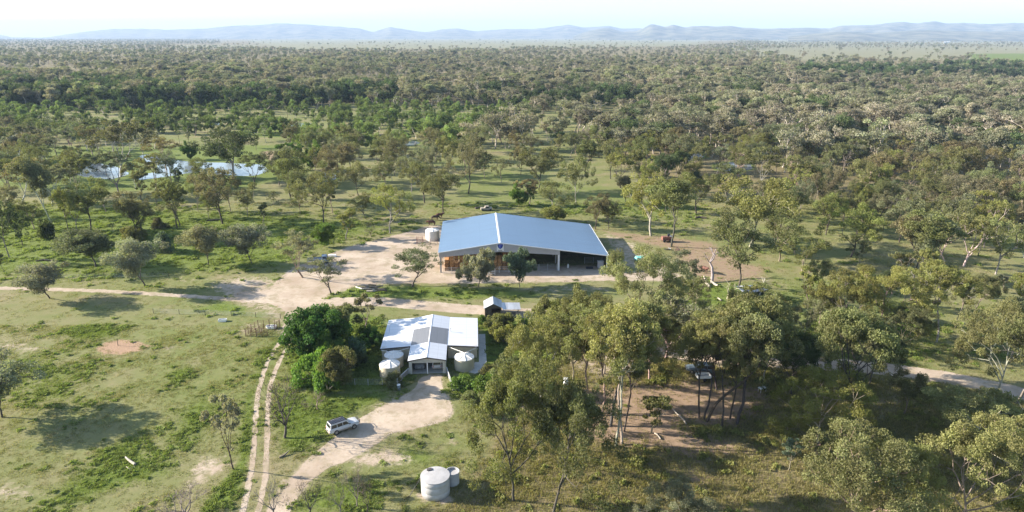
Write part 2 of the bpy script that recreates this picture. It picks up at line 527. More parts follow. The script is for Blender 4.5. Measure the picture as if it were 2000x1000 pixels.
# masks: list of (channel, polygon, softness m, strength)
DIRT, LUSH, RED, LITTER, ORANGE, PALE = range(6)
PATCH = [
    (DIRT, YARD, 3.0, 1.0), (DIRT, DRIVE, 1.6, 1.0),
    (DIRT, poly((395, 560), (430, 540), (520, 535), (560, 545), (540, 575), (430, 590)), 5, 0.62),
    (DIRT, poly((440, 575), (560, 590), (570, 640), (540, 650), (500, 615), (450, 600)), 3, 0.5),
    (DIRT, poly((540, 540), (560, 520), (600, 520), (590, 560), (560, 580)), 4, 0.5),
    (DIRT, poly((310, 548), (350, 538), (420, 542), (400, 556), (330, 556)), 4, 0.5),
    (DIRT, poly((355, 905), (395, 880), (450, 885), (470, 905), (440, 930), (400, 950), (380, 985), (340, 990), (350, 940)), 2.5, 0.55),
    (DIRT, poly((-40, 955), (30, 935), (80, 945), (100, 965), (60, 985), (-40, 990)), 2.5, 0.52),
    (DIRT, poly((-60, 665), (40, 660), (100, 675), (100, 695), (40, 695), (-60, 690)), 3, 0.5),
    (DIRT, poly((270, 680), (330, 668), (400, 658), (470, 640), (480, 655), (400, 672), (330, 690), (290, 695)), 3, 0.45),
    (DIRT, poly((440, 635), (480, 625), (545, 625), (545, 650), (490, 665), (440, 655)), 3, 0.42),
    (DIRT, poly((70, 625), (150, 618), (155, 624), (90, 629)), 2, 0.5),
    (DIRT, poly((660, 905), (700, 880), (760, 868), (800, 880), (830, 900), (780, 915), (690, 920)), 2.2, 0.62),
    (DIRT, poly((850, 850), (880, 830), (905, 850), (900, 880), (870, 880)), 2.2, 0.5),
    (DIRT, poly((812, 965), (830, 955), (880, 965), (890, 980), (860, 985), (820, 978)), 0.8, 0.8),
    (DIRT, poly((700, 800), (760, 770), (790, 775), (740, 805)), 1.5, 0.5),
    (DIRT, poly((1165, 455), (1190, 450), (1300, 495), (1340, 535), (1290, 540), (1200, 520)), 4, 0.55),
    (DIRT, poly((870, 560), (1000, 556), (1190, 552), (1220, 575), (1060, 580), (1010, 572)), 4, 0.45),
    (DIRT, poly((1000, 612), (1080, 590), (1180, 560), (1200, 590), (1160, 640), (1060, 640)), 5, 0.5),
    (DIRT, poly((1060, 690), (1300, 655), (1480, 655), (1500, 700), (1420, 730), (1300, 700), (1240, 735), (1150, 750)), 4, 0.6),
    (DIRT, poly((1000, 790), (1060, 778), (1080, 795), (1020, 812)), 2, 0.6),
    (DIRT, poly((740, 380), (800, 340), (870, 335), (870, 345), (810, 360), (760, 392)), 4, 0.3),
    (RED, poly((1160, 445), (1290, 458), (1400, 470), (1460, 510), (1520, 520), (1500, 545), (1420, 560), (1340, 552), (1300, 490), (1180, 462)), 4, 0.6),
    (RED, poly((1120, 760), (1250, 745), (1400, 740), (1490, 760), (1500, 800), (1440, 835), (1340, 828), (1440, 868), (1500, 880), (1340, 892), (1230, 872), (1150, 862), (1120, 820)), 3, 1.0),
    (RED, poly((1320, 925), (1370, 912), (1420, 925), (1430, 950), (1370, 955), (1330, 945)), 2, 0.55),
    (RED, poly((1500, 930), (1600, 945), (1580, 960), (1500, 945)), 2, 0.5),
    (RED, poly((840, 440), (870, 425), (960, 415), (1000, 425), (900, 432), (860, 440)), 4, 0.6),
    (RED, poly((820, 262), (870, 258), (900, 262), (880, 272), (830, 270)), 6, 0.7),
    (RED, poly((500, 297), (540, 290), (560, 310), (520, 318)), 4, 0.6), (RED, poly((268, 322), (300, 318), (318, 326), (290, 336)), 3, 0.5),
    (RED, poly((70, 690), (130, 685), (140, 700), (90, 705)), 3, 0.2),
    (ORANGE, poly((188, 680), (205, 670), (235, 663), (268, 667), (295, 675), (272, 686), (235, 693), (200, 691)), 1.6, 1.0),
    (LUSH, poly((628, 580), (690, 560), (780, 556), (870, 558), (960, 562), (1060, 572), (1060, 580), (900, 586), (740, 584), (660, 588)), 4, 0.85),
    (LUSH, poly((560, 690), (590, 640), (700, 610), (760, 625), (745, 700), (800, 740), (780, 762), (640, 768), (575, 740)), 3, 0.95),
    (LUSH, poly((935, 625), (1060, 625), (1080, 690), (1010, 760), (880, 770), (880, 735), (935, 730)), 3, 0.95),
    (LUSH, poly((540, 760), (640, 765), (760, 760), (770, 775), (690, 810), (640, 855), (590, 880), (548, 890), (535, 820)), 2.5, 0.75),
    (LUSH, poly((480, 770), (495, 760), (494, 830), (488, 890), (478, 940), (450, 985), (380, 1010), (420, 960), (465, 900)), 1.5, 0.9),
    (LUSH, poly((505, 700), (540, 660), (548, 664), (520, 700), (506, 740), (500, 740)), 1.5, 0.8),
    (LUSH, poly((120, 650), (180, 630), (240, 640), (220, 660), (140, 665)), 3, 0.75), (LUSH, poly((160, 675), (200, 668), (190, 680)), 2, 0.8),
    (LUSH, poly((380, 600), (440, 585), (500, 598), (480, 615), (400, 612)), 3, 0.75), (LUSH, poly((330, 730), (360, 718), (370, 735), (345, 745)), 1.5, 0.95),
    (LUSH, poly((100, 960), (160, 920), (200, 870), (270, 850), (300, 880), (330, 900), (350, 920), (270, 950), (180, 975), (80, 1010)), 3, 0.7),
    (LUSH, poly((340, 800), (400, 770), (440, 790), (420, 830), (370, 870), (330, 880)), 3, 0.65),
    (LUSH, poly((0, 700), (90, 690), (170, 720), (160, 790), (60, 800), (0, 780)), 4, 0.5),
    (LUSH, poly((550, 1010), (590, 960), (660, 930), (760, 945), (720, 1010)), 2.5, 0.7),
    (LUSH, poly((720, 890), (800, 860), (870, 885), (850, 920), (760, 915)), 2.5, 0.6),
    (LUSH, poly((-100, 400), (300, 400), (640, 420), (800, 440), (640, 490), (560, 530), (300, 545), (-100, 552)), 10, 0.62),
    (LUSH, poly((860, 340), (1000, 330), (1200, 370), (1400, 410), (1380, 440), (1200, 430), (1000, 410), (870, 410)), 8, 0.5),
    (LUSH, poly((1330, 560), (1420, 545), (1480, 570), (1560, 610), (1440, 620), (1340, 600)), 4, 0.85),
    (LUSH, poly((1480, 545), (1700, 540), (1900, 600), (1880, 690), (1700, 700), (1500, 640)), 6, 0.4),
    (LUSH, poly((-60, 280), (300, 285), (560, 280), (600, 345), (480, 372), (200, 380), (-60, 370)), 8, 0.62),
    (LUSH, poly((1690, 360), (1740, 356), (1740, 366), (1695, 368)), 3, 0.95),
    (LUSH, poly((520, 250), (640, 250), (700, 262), (600, 272), (480, 268), (420, 258)), 10, 0.8),
    (LUSH, poly((1300, 830), (1350, 825), (1420, 840), (1380, 858), (1310, 848)), 2, 0.8),
    (LITTER, poly((1180, 195), (2100, 195), (2200, 420), (1500, 400), (1250, 380), (1180, 300)), 25, 0.75),
    (LITTER, poly((1100, 680), (1500, 690), (2100, 790), (2100, 1020), (1300, 1030), (800, 1030), (880, 950), (980, 820)), 5, 0.8),
    (LITTER, poly((-400, 75), (2400, 75), (2400, 205), (-400, 205)), 50, 0.8),
    (PALE, poly((480, 78), (900, 73.5), (1400, 74), (1350, 90), (1000, 94), (700, 96), (540, 96)), 60, 0.9),
    (PALE, poly((1500, 72), (2300, 71), (2300, 112), (1900, 116), (1560, 118), (1420, 105)), 60, 0.8),
    (LUSH, poly((1880, 105), (2200, 103), (2200, 140), (1930, 136)), 20, 0.8),
    (PALE, poly((330, 89), (520, 87), (500, 93), (360, 95)), 40, 0.8),
]
def ring_r():
    r = [4, 10, 18, 28, 38, 46, 52]
    x = 56.0
    while x < 450:
        r.append(x); x *= 1.0042
    while x < 29500:
        r.append(x); x *= 1.022
    return np.array(r)
def build_ground():
    rr = ring_r()
    front = np.arange(-50, 50.01, 0.25)
    rest = np.arange(55, 306, 8.0)
    ang = np.radians(np.concatenate([front, rest]))
    A, Rr = np.meshgrid(ang, rr)
    X, Y = np.sin(A) * Rr, np.cos(A) * Rr
    V = np.stack([X.ravel(), Y.ravel(), np.zeros(X.size)], 1)
    na, nr = len(ang), len(rr)
    i, j = np.meshgrid(np.arange(nr - 1), np.arange(na), indexing='ij')
    j2 = (j + 1) % na
    F = np.stack([(i * na + j), (i * na + j2), ((i + 1) * na + j2), ((i + 1) * na + j)], -1).reshape(-1, 4)[:, ::-1]
    P = V[:, :2]
    mask = ground_masks(P)
    z4 = np.ones((len(P), 4), np.float32)
    ma, mb = z4.copy(), z4.copy()
    ma[:, 0], ma[:, 1], ma[:, 2] = mask[DIRT], mask[LUSH], mask[RED]
    mb[:, 0], mb[:, 1], mb[:, 2] = mask[LITTER], mask[ORANGE], mask[PALE]
    # close the hub under the camera with one small fan ring
    me = np_mesh("ground", V, F, [M["ground"]], attrs=[("mask_a", 'POINT', 'FLOAT_COLOR', "color", ma), ("mask_b", 'POINT', 'FLOAT_COLOR', "color", mb)])
    o = bpy.data.objects.new("ground", me); COL.objects.link(o)
    tag(o, "dry grassland of olive grass and bare pinkish soil reaching the horizon", "ground", kind="structure")
def ground_masks(P):
    mask = [np.zeros(len(P), np.float32) for _ in range(6)]
    for ch, Q, soft, st in PATCH:
        lo, hi = Q.min(0) - soft * 2, Q.max(0) + soft * 2
        sel = np.where((P[:, 0] > lo[0]) & (P[:, 0] < hi[0]) & (P[:, 1] > lo[1]) & (P[:, 1] < hi[1]))[0]
        if len(sel):
            v = np.clip(0.5 + sdist(P[sel], Q) / (2 * soft), 0, 1) * st
            mask[ch][sel] = np.maximum(mask[ch][sel], v)
    near = np.where((P[:, 1] > 40) & (P[:, 1] < 220) & (np.abs(P[:, 0]) < 230))[0]
    for L, w, st in ((RUT_L, 0.35, 0.95), (RUT_R, 0.35, 0.95), (WEST, 1.1, 0.8), (LANE, 2.6, 0.95), (TRACK2, 3.5, 0.6)):
        v = np.clip(0.5 + (w - ldist(P[near], L)) / 1.1, 0, 1) * st
        mask[DIRT][near] = np.maximum(mask[DIRT][near], v)
    for _, Q in PONDS[:7]:
        sel = np.where((P[:, 1] > Q[:, 1].min() - 8) & (P[:, 1] < Q[:, 1].max() + 8) & (P[:, 0] > Q[:, 0].min() - 8) & (P[:, 0] < Q[:, 0].max() + 8))[0]
        v = np.clip(1 - np.abs(sdist(P[sel], Q)) / 5, 0, 1) * 0.7
        mask[LUSH][sel] = np.maximum(mask[LUSH][sel], v)
    return mask
build_ground()

rng0 = np.random.default_rng(5)
def densify(L, step, closed=False):
    out = []
    n = len(L)
    for i in range(n if closed else n - 1):
        a, b = L[i], L[(i + 1) % n]
        k = max(1, int(np.linalg.norm(b - a) / step))
        out += [a + (b - a) * t / k for t in range(k)]
    if not closed:
        out.append(L[-1])
    return np.array(out)
def smooth_line(L, it=2, closed=False):
    for _ in range(it):
        q = []
        n = len(L)
        for i in range(n if closed else n - 1):
            a, b = L[i], L[(i + 1) % n]
            q += [a * 0.75 + b * 0.25, a * 0.25 + b * 0.75]
        if not closed:
            q = [L[0]] + q + [L[-1]]
        L = np.array(q)
    return L
def sheet_poly(Q, jit, z, step=0.8):
    Q = densify(smooth_line(Q, 2, True), step, True)
    n = len(Q)
    e = np.roll(Q, -1, 0) - np.roll(Q, 1, 0)
    nn = np.stack([e[:, 1], -e[:, 0]], 1) / (np.linalg.norm(e, axis=1)[:, None] + 1e-6)
    w = rng0.normal(0, 1, n); w = (w + np.roll(w, 1) + 0.6 * np.roll(w, 2)) / 1.6
    Q = Q + nn * (w * jit)[:, None]
    bm = bmesh.new()
    vs = [bm.verts.new((p[0], p[1], z)) for p in Q]
    es = [bm.edges.new((vs[i], vs[(i + 1) % n])) for i in range(n)]
    bmesh.ops.triangle_fill(bm, use_beauty=True, edges=es)
    for f in bm.faces:
        if f.normal.z < 0:
            f.normal_flip()
    me = bpy.data.meshes.new("sheet"); bm.to_mesh(me); bm.free()
    return me
def ribbon(mb, L, hw, z, jit=0.15, step=0.8):
    L = densify(smooth_line(L, 2), step)
    e = np.gradient(L, axis=0)
    nn = np.stack([-e[:, 1], e[:, 0]], 1) / np.linalg.norm(e, axis=1)[:, None]
    n = len(L)
    a = L + nn * (hw + rng0.normal(0, jit, n))[:, None]
    b = L - nn * (hw + rng0.normal(0, jit, n))[:, None]
    vs = [(*p, z) for p in a] + [(*p, z) for p in b]
    mb.add(vs, [(i, n + i, n + i + 1, i + 1) for i in range(n - 1)])
def road(name, me, label):
    o = bpy.data.objects.new(name, me); COL.objects.link(o)
    me.name = name
    if not me.materials:
        me.materials.append(M["dirt"])
    return tag(o, label, "road", kind="structure")
road("yard", sheet_poly(YARD, 0.28, 0.004), "wide pale sandy yard in front of and beside the big hay shed")
road("driveway", sheet_poly(DRIVE, 0.16, 0.012), "pale sandy driveway curving from the track up to the garage")
mb = MB(); ribbon(mb, RUT_L, 0.36, 0.016, 0.07); ribbon(mb, RUT_R, 0.36, 0.016, 0.07)
road("dirt_track", mb.mesh("dirt_track", M["dirt"]), "two-rut dirt track running along the paddock to the yard")
mb = MB(); ribbon(mb, WEST, 0.8, 0.020, 0.25)
road("dirt_road", mb.mesh("dirt_road", M["dirt"]), "narrow pale dirt road crossing the paddock towards the yard")
mb = MB(); ribbon(mb, LANE, 1.7, 0.024, 0.22)
road("lane", mb.mesh("lane", M["dirt"]), "pale dirt lane passing behind the house and away through the trees")
for nm, Q in PONDS:
    me = sheet_poly(Q, 0.5, 0.03, 2.0)
    o = bpy.data.objects.new("water", me); COL.objects.link(o); me.materials.append(M["water"])
    tag(o, nm + " reflecting pale blue sky among the trees", "pond", kind="structure")

# ------------------------------------------------------------------ hills
def hills(name, prof, dist, halfdepth, label, seed):
    prof = np.array(prof, float)
    xs = np.arange(prof[0, 0], prof[-1, 0], 3.0)
    yt = np.interp(xs, prof[:, 0], prof[:, 1])
    rng = np.random.default_rng(seed)
    k = np.array([1, 2, 3, 2, 1]) / 9
    yt = np.convolve(np.pad(yt, 2, mode='edge'), k, 'valid') + np.convolve(rng.normal(0, 0.5, len(yt) + 4), k, 'valid')
    S = np.linspace(-1, 1, 17)
    V = np.zeros((len(xs), len(S), 3))
    ph = rng.uniform(0, 6, 8)
    for i, (x, y) in enumerate(zip(xs, yt)):
        u = 500.0 - y
        d = Vector((x - 1000, FPX * CP + u * SP, -FPX * SP + u * CP))
        kk = dist / d.y
        H = CAM_H + d.z * kk
        for j, s in enumerate(S):
            g = max(0, 1 - abs(s) ** 1.35)
            w = 1 + 0.22 * (1 - g) * math.sin(x * 0.045 + ph[0] + 4 * s) + 0.15 * (1 - g) * math.sin(x * 0.11 + ph[1] - 5 * s)
            yy = dist + s * halfdepth
            V[i, j] = (d.x * kk * yy / dist, yy, max(-0.5, H * g * w) - (0.4 if g == 0 else 0))
    n, m = len(xs), len(S)
    i, j = np.meshgrid(np.arange(n - 1), np.arange(m - 1), indexing='ij')
    F = np.stack([i * m + j, (i + 1) * m + j, (i + 1) * m + j + 1, i * m + j + 1], -1).reshape(-1, 4)
    me = np_mesh(name, V.reshape(-1, 3), F, [M["hill"]], True)
    o = bpy.data.objects.new(name, me); COL.objects.link(o)
    tag(o, label, "hills", kind="structure")
hills("hills", [(-300, 66), (-100, 62), (0, 68), (30, 73), (90, 73), (150, 64), (220, 56), (280, 56), (330, 58), (400, 56), (450, 50), (500, 49), (545, 45), (600, 48), (660, 52), (700, 55),
                (728, 63), (760, 52), (800, 59), (832, 63), (865, 57), (895, 55.5), (930, 61), (980, 57), (1040, 57), (1080, 52), (1110, 48), (1140, 54), (1190, 50), (1215, 56), (1240, 55),
                (1300, 58), (1400, 58), (1500, 56), (1640, 57), (1800, 50), (2000, 47), (2300, 50)], 17000, 3000, "long pale blue range of hills along the horizon", 3)
hills("hills", [(1120, 71), (1150, 60), (1185, 54), (1215, 62), (1245, 61), (1272, 46.5), (1300, 52.5), (1315, 48), (1340, 54), (1360, 50.5), (1400, 52), (1425, 50), (1450, 54), (1500, 56), (1580, 54), (1620, 56),
                (1640, 50), (1700, 49), (1765, 42), (1790, 46), (1825, 41), (1850, 46), (1880, 44), (1930, 47), (1970, 45), (2000, 44), (2150, 46), (2300, 52)], 12500, 2200, "nearer bluish hills with twin rounded peaks", 4)
hills("hills", [(1540, 71.5), (1600, 65), (1650, 61.5), (1700, 64), (1800, 59), (1900, 61), (2000, 61), (2200, 60), (2300, 64)], 9000, 1500, "low wooded foothills below the nearer range", 5)

# ------------------------------------------------------------------ haze
hz = MB().box((0, 0, 0), (1, 1, 1)).build("haze", None)
hz.scale = (60000, 60000, 640); hz.location = (0, 0, 319)
tag(hz, "thin pale blue haze over the plain", "haze", kind="stuff")
hm = bpy.data.materials.new("haze"); hm.use_nodes = True
hn = hm.node_tree
hn.nodes.remove(hn.nodes["Principled BSDF"])
pv = hn.nodes.new("ShaderNodeVolumePrincipled")
pv.inputs["Color"].default_value = (0.50, 0.69, 1.0, 1)
pv.inputs["Density"].default_value = 0.000062
pv.inputs["Anisotropy"].default_value = 0.0
hn.links.new(pv.outputs[0], hn.nodes["Material Output"].inputs["Volume"])
hz.data.materials.append(hm)

# ------------------------------------------------------------------ plants: prototypes
def leaf_quads(rng, C, rad, cnt, size, squash=0.75, droop=0.5, clump_val=None):
    cnt = np.asarray(cnt); idx = np.repeat(np.arange(len(C)), cnt)
    n = len(idx)
    d = rng.normal(0, 1, (n, 3)); d /= np.linalg.norm(d, axis=1)[:, None]
    r = rng.uniform(0.15, 1, n) ** 0.45
    p = d * r[:, None]
    p[:, 2] = np.where(p[:, 2] < 0, p[:, 2] * 0.7, p[:, 2]) * squash
    P = C[idx] + p * rad[idx][:, None]
    ax = rng.normal(0, 1, (n, 3)); ax[:, 2] -= droop * 1.5
    ax += d * 0.5
    ax /= np.linalg.norm(ax, axis=1)[:, None]
    w = np.cross(ax, rng.normal(0, 1, (n, 3))); w /= np.linalg.norm(w, axis=1)[:, None] + 1e-9
    L = size * rng.uniform(0.7, 1.35, n)[:, None]; W = L * 0.30
    V = np.stack([P - ax * L * 0.5, P - w * W, P + ax * L * 0.5, P + w * W], 1).reshape(-1, 3)
    F = np.arange(n * 4).reshape(-1, 4)
    cv = rng.uniform(0, 1, len(C)) if clump_val is None else clump_val
    return V, F, np.clip(cv[idx] * 0.7 + rng.uniform(0, 0.3, n), 0, 1)

def skeleton(rng, h, fork, spread, nl, levels, up=0.35, thick=0.022, lean=0.05, wob=0.12, len0=None, leader=0.0):
    """returns (list of (pts, radii)), tips list, all nodes"""
    segs, tips, mids = [], [], []
    def line(p, d, L, r0, r1, n, upw):
        pts, rr = [p.copy()], [r0]
        for k in range(n):
            d = d + rng.normal(0, wob, 3) + np.array([0, 0, upw])
            d /= np.linalg.norm(d)
            p = p + d * L / n
            pts.append(p.copy()); rr.append(r0 + (r1 - r0) * (k + 1) / n)
        segs.append((pts, rr))
        return p, d, pts
    d0 = np.array([rng.normal(0, lean), rng.normal(0, lean), 1.0])
    r0 = h * thick
    top, d, _ = line(np.array([0, 0, -0.15]), d0 / np.linalg.norm(d0), h * fork, r0, r0 * 0.7, 5, 0.05)
    def rec(p, d, L, r, lv):
        e, dd, pts = line(p, d, L, r, r * 0.55, 3, up * 0.25)
        if lv >= levels:
            tips.append(e); return
        mids.append(pts[2])
        k = 2 if rng.random() < 0.55 else 3
        ph = rng.uniform(0, 6.28)
        for i in range(k):
            a = ph + 6.28 * i / k + rng.normal(0, 0.3)
            t = np.cross(dd, [0.3, 0.2, 1.0]); t /= np.linalg.norm(t) + 1e-9
            s = np.cross(dd, t)
            th = rng.uniform(0.35, 0.75) * (0.7 + 0.5 * spread)
            nd = dd * math.cos(th) + (t * math.cos(a) + s * math.sin(a)) * math.sin(th)
            nd[2] = nd[2] * 0.9 + 0.1
            rec(e, nd / np.linalg.norm(nd), L * rng.uniform(0.62, 0.85), r * 0.55, lv + 1)
    L0 = len0 or h * (1 - fork) * 0.42
    lead = None
    if leader:
        e_, d_, lead = line(top, d, h * (1 - fork) * 0.5, r0 * 0.7, r0 * 0.3, 3, 0.1)
        rec(e_, d_, L0 * 0.8, r0 * 0.3, 2)
    ph = rng.uniform(0, 6.28)
    for i in range(nl):
        a = ph + 6.28 * i / nl + rng.normal(0, 0.35)
        th = rng.uniform(0.35, 1.0) * spread
        nd = np.array([math.cos(a) * math.sin(th), math.sin(a) * math.sin(th), math.cos(th)])
        st, k_ = top, 1.0
        if leader:
            t_ = i / max(1, nl - 1)
            f_ = t_ * leader * 3; a_ = min(int(f_), 2); st = lead[a_] + (lead[a_ + 1] - lead[a_]) * (f_ - a_)
            k_ = 1.15 - 0.4 * t_
        elif i == nl - 1 and nl >= 4:
            st = top - np.array([0, 0, h * fork * 0.25])
        rec(st, nd, L0 * k_ * rng.uniform(0.75, 1.2), r0 * 0.5, 1)
    return segs, tips, mids

def tree_proto(name, seed, h=14, fork=0.35, spread=0.8, nl=4, levels=3, clump=1.35, leaves=150, leaf=0.42, up=0.35, thick=0.020, fill=0.5, squash=0.75, droop=0.5, low=False, wob=0.12, minr=0.03, sides=6, leader=0.0):
    rng = np.random.default_rng(seed)
    segs, tips, mids = skeleton(rng, h, fork, spread, nl, levels, up, thick, wob=wob, leader=leader)
    pts = list(tips)
    for m_ in mids:
        if rng.random() < fill:
            pts.append(m_ + rng.normal(0, 0.5, 3))
    C = np.array(pts)
    rad = clump * rng.uniform(0.7, 1.3, len(C))
    cnt = (leaves * (rad / clump) ** 2 * rng.uniform(0.5, 1.2, len(C))).astype(int)
    V, F, cv = leaf_quads(rng, C, rad, cnt, leaf, squash, droop)
    V[:, 2] = np.maximum(V[:, 2], 0.05)
    bmb = MB()
    for p, r in segs:
        bmb.tube(p, [max(minr, q) for q in r], sides if not low else 4, cap=False)
    H = np.percentile(V[:, 2], 99.7)
    Wd = (np.percentile(V[:, 0], 98.5) - np.percentile(V[:, 0], 1.5) + np.percentile(V[:, 1], 98.5) - np.percentile(V[:, 1], 1.5)) / 2
    return dict(V=V, F=F, cv=cv, tr=bmb, H=H, W=Wd, name=name)
PROTO = {}
def mk(key, n, seed, **kw):
    PROTO[key] = []
    for i in range(n):
        p = tree_proto(key, seed + i * 17, **kw)
        p["crown_me"] = np_mesh(key + "_crown", p["V"], p["F"], [M["leaf"]], attrs=[("clump", 'FACE', 'FLOAT', "value", p["cv"])])
        p["trunk_me"] = p["tr"].mesh(key + "_trunk", M["bark"], True)
        PROTO[key].append(p)
mk("gum", 6, 11, h=14, fork=0.24, spread=1.0, nl=6, levels=3, clump=1.25, leaves=175, leaf=0.36, up=0.12, fill=0.9, squash=0.95, leader=0.9)
mk("gumf", 5, 41, h=14, fork=0.22, spread=1.0, nl=6, levels=4, clump=1.08, leaves=285, leaf=0.26, up=0.12, fill=0.5, squash=0.95, droop=0.9, leader=0.9)
mk("tall", 5, 77, h=18, fork=0.40, spread=0.72, nl=6, levels=3, clump=1.3, leaves=200, leaf=0.40, up=0.28, thick=0.014, fill=0.9, squash=0.95, leader=0.9)
mk("tallf", 4, 91, h=18, fork=0.50, spread=0.72, nl=6, levels=4, clump=1.0, leaves=230, leaf=0.28, up=0.25, thick=0.014, fill=0.5, droop=0.9, squash=0.9, leader=0.9)
mk("open", 4, 301, h=14, fork=0.28, spread=0.8, nl=4, levels=4, clump=0.9, leaves=75, leaf=0.40, up=0.4, thick=0.020, fill=0.35)
mk("round", 4, 141, h=8, fork=0.22, spread=0.9, nl=7, levels=3, clump=1.05, leaves=250, leaf=0.28, up=0.08, thick=0.017, fill=1.0, squash=1.0, droop=0.2, wob=0.09, leader=0.9)
mk("weep", 2, 211, h=8, fork=0.28, spread=0.95, nl=6, levels=3, clump=0.85, leaves=190, leaf=0.36, up=0.15, thick=0.017, fill=1.0, squash=1.2, droop=1.8)
mk("lush", 3, 171, h=7, fork=0.08, spread=1.05, nl=7, levels=3, clump=1.0, leaves=260, leaf=0.32, up=0.22, thick=0.02, fill=1.0, squash=0.9, droop=0.3)
mk("bush", 3, 191, h=2.5, fork=0.03, spread=1.2, nl=7, levels=2, clump=0.55, leaves=210, leaf=0.20, up=0.25, thick=0.015, fill=1.0, squash=0.9, droop=0.2)
mk("slim", 4, 231, h=7, fork=0.35, spread=0.55, nl=4, levels=3, clump=0.50, leaves=100, leaf=0.28, up=0.5, thick=0.017, fill=0.7)
mk("bare", 3, 261, h=8, fork=0.25, spread=0.8, nl=5, levels=5, clump=0.5, leaves=5, leaf=0.16, up=0.25, thick=0.042, fill=0.1, wob=0.2, minr=0.028, sides=5)
mk("snag", 2, 281, h=8, fork=0.45, spread=0.75, nl=3, levels=2, clump=0.3, leaves=2, leaf=0.12, up=0.2, thick=0.02, fill=0.0, wob=0.13, minr=0.04)

TINT = {
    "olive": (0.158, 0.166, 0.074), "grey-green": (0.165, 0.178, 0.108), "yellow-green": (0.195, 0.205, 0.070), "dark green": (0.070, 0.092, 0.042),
    "bright green": (0.125, 0.195, 0.045), "brownish": (0.168, 0.152, 0.090), "silver-green": (0.225, 0.228, 0.160), "deep green": (0.068, 0.125, 0.034), "blue-green": (0.115, 0.155, 0.105), "bare": (0.16, 0.13, 0.09), "light olive": (0.210, 0.210, 0.090),
}
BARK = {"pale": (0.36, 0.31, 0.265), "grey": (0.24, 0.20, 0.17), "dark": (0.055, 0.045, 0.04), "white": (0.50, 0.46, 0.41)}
prng = random.Random(7)
TREES = []          # (x, y, crown radius) for spacing
PENDING = []        # label worked out once all trees are known
NAME_OF = {"gumf": ("gum_tree", "gum tree"), "tallf": ("gum_tree", "gum tree"), "gum": ("gum_tree", "gum tree"), "tall": ("gum_tree", "gum tree"), "open": ("gum_tree", "gum tree"), "round": ("small_tree", "small round tree"), "weep": ("small_tree", "weeping tree"),
           "lush": ("garden_tree", "leafy tree"), "bush": ("bush", "bush"), "slim": ("sapling", "slender sapling"), "bare": ("bare_tree", "bare-branched tree"), "snag": ("dead_tree", "dead tree")}
def plant(loc, h, w, key, tint, bark, label=None, variant=None, rz=None, lean=0.0):
    P = PROTO[key][(prng.randrange(len(PROTO[key])) if variant is None else variant) % len(PROTO[key])]
    nm, word = NAME_OF[key]
    root = thing(nm, label, word.split(" ")[-1] if key != "bush" else "bush", loc, prng.uniform(0, 6.28) if rz is None else rz, None)
    sz = h / P["H"]; sx = w / P["W"]
    sx = min(max(sx, sz * 0.45), sz * 2.2)
    root.scale = (sx, sx, sz)
    if lean:
        root.rotation_euler = (0, lean, 0)
    t = bpy.data.objects.new("trunk", P["trunk_me"]); COL.objects.link(t); t.parent = root
    c = bpy.data.objects.new("crown", P["crown_me"]); COL.objects.link(c); c.parent = root
    b = BARK[bark]; t.color = (*[q * prng.uniform(0.85, 1.15) for q in b], 1)
    k = prng.uniform(0.85, 1.18)
    a = TINT[tint]; c.color = (a[0] * k * prng.uniform(0.93, 1.07), a[1] * k, a[2] * k * prng.uniform(0.9, 1.1), 1)
    TREES.append((loc[0], loc[1], w / 2))
    root["group"] = {"gum_tree": "gum trees over the property", "small_tree": "small paddock trees", "garden_tree": "garden trees by the house", "bush": "bushes", "sapling": "saplings", "bare_tree": "bare trees", "dead_tree": "dead trees"}[nm]
    if label is None:
        PENDING.append((root, word, tint, bark, h, loc))
    return root
def T(x, yb, yt, w, key, tint, bark="grey", label=None, variant=None, lean=0.0):
    if yb > 570 and key in ("gum", "tall"):
        key += "f"
    g = at(x, yb)
    h = max(0.5, height_at(x, yb, yt))
    if key in ("gumf", "tallf"):
        w *= 1.03
    return plant((g.x, g.y, 0), h, w / px_per_m(x, yb), key, tint, bark, label, variant, lean=lean)

# ------------------------------------------------------------------ trees placed one by one (photo x, foot y, top y, crown width)
# foreground
T(1003, 978, 714, 190, "gum", "olive", "dark", "big olive gum with several dark stems just beyond the concrete water tank", 0)
T(1080, 1004, 762, 168, "gum", "olive", "dark", "dark-trunked gum beside the big many-stemmed one, nearest the bottom edge", 1)
T(1110, 880, 770, 120, "gum", "dark green", "dark", "darker gum crown half hidden behind the two big gums near the tank", 2)
T(1650, 1045, 846, 215, "gum", "light olive", "grey", "broad light olive gum at the bottom edge, left one of the lower right group", 3)
T(1752, 1040, 872, 120, "gum", "light olive", "grey", "smaller olive gum squeezed between the two broad crowns at lower right", 4)
T(1880, 1045, 818, 215, "gum", "light olive", "grey", "broad light olive gum with pale limbs nearest the lower right corner", 5)
T(1995, 1035, 955, 80, "lush", "yellow-green", "grey", "bright yellow-green leafy tree cut by the lower right corner")
T(1330, 1050, 950, 130, "gum", "silver-green", "grey", "pale silver-green crown poking up at the bottom edge", 2)
T(1540, 918, 862, 44, "slim", "blue-green", "grey", "small blue-green sapling alone on the grass left of the lower right gums")
T(1870, 890, 778, 190, "gum", "light olive", "white", "flat wide gum with bleached white branches in front of the curving lane", 1)
T(1597, 866, 722, 160, "gum", "yellow-green", "pale", "bright yellow-green gum with pale forked stems at the edge of deep shade", 4)
T(5, 815, 706, 132, "round", "silver-green", "dark", "big grey round tree cut by the left edge casting a long shadow", 2)
T(456, 916, 766, 62, "slim", "silver-green", "dark", "slender leaning tree beside the two-rut track in the near paddock", 0)
T(557, 855, 730, 92, "bare", "bare", "dark", "bare dark tree between the two-rut track and the parked wagon", 0)
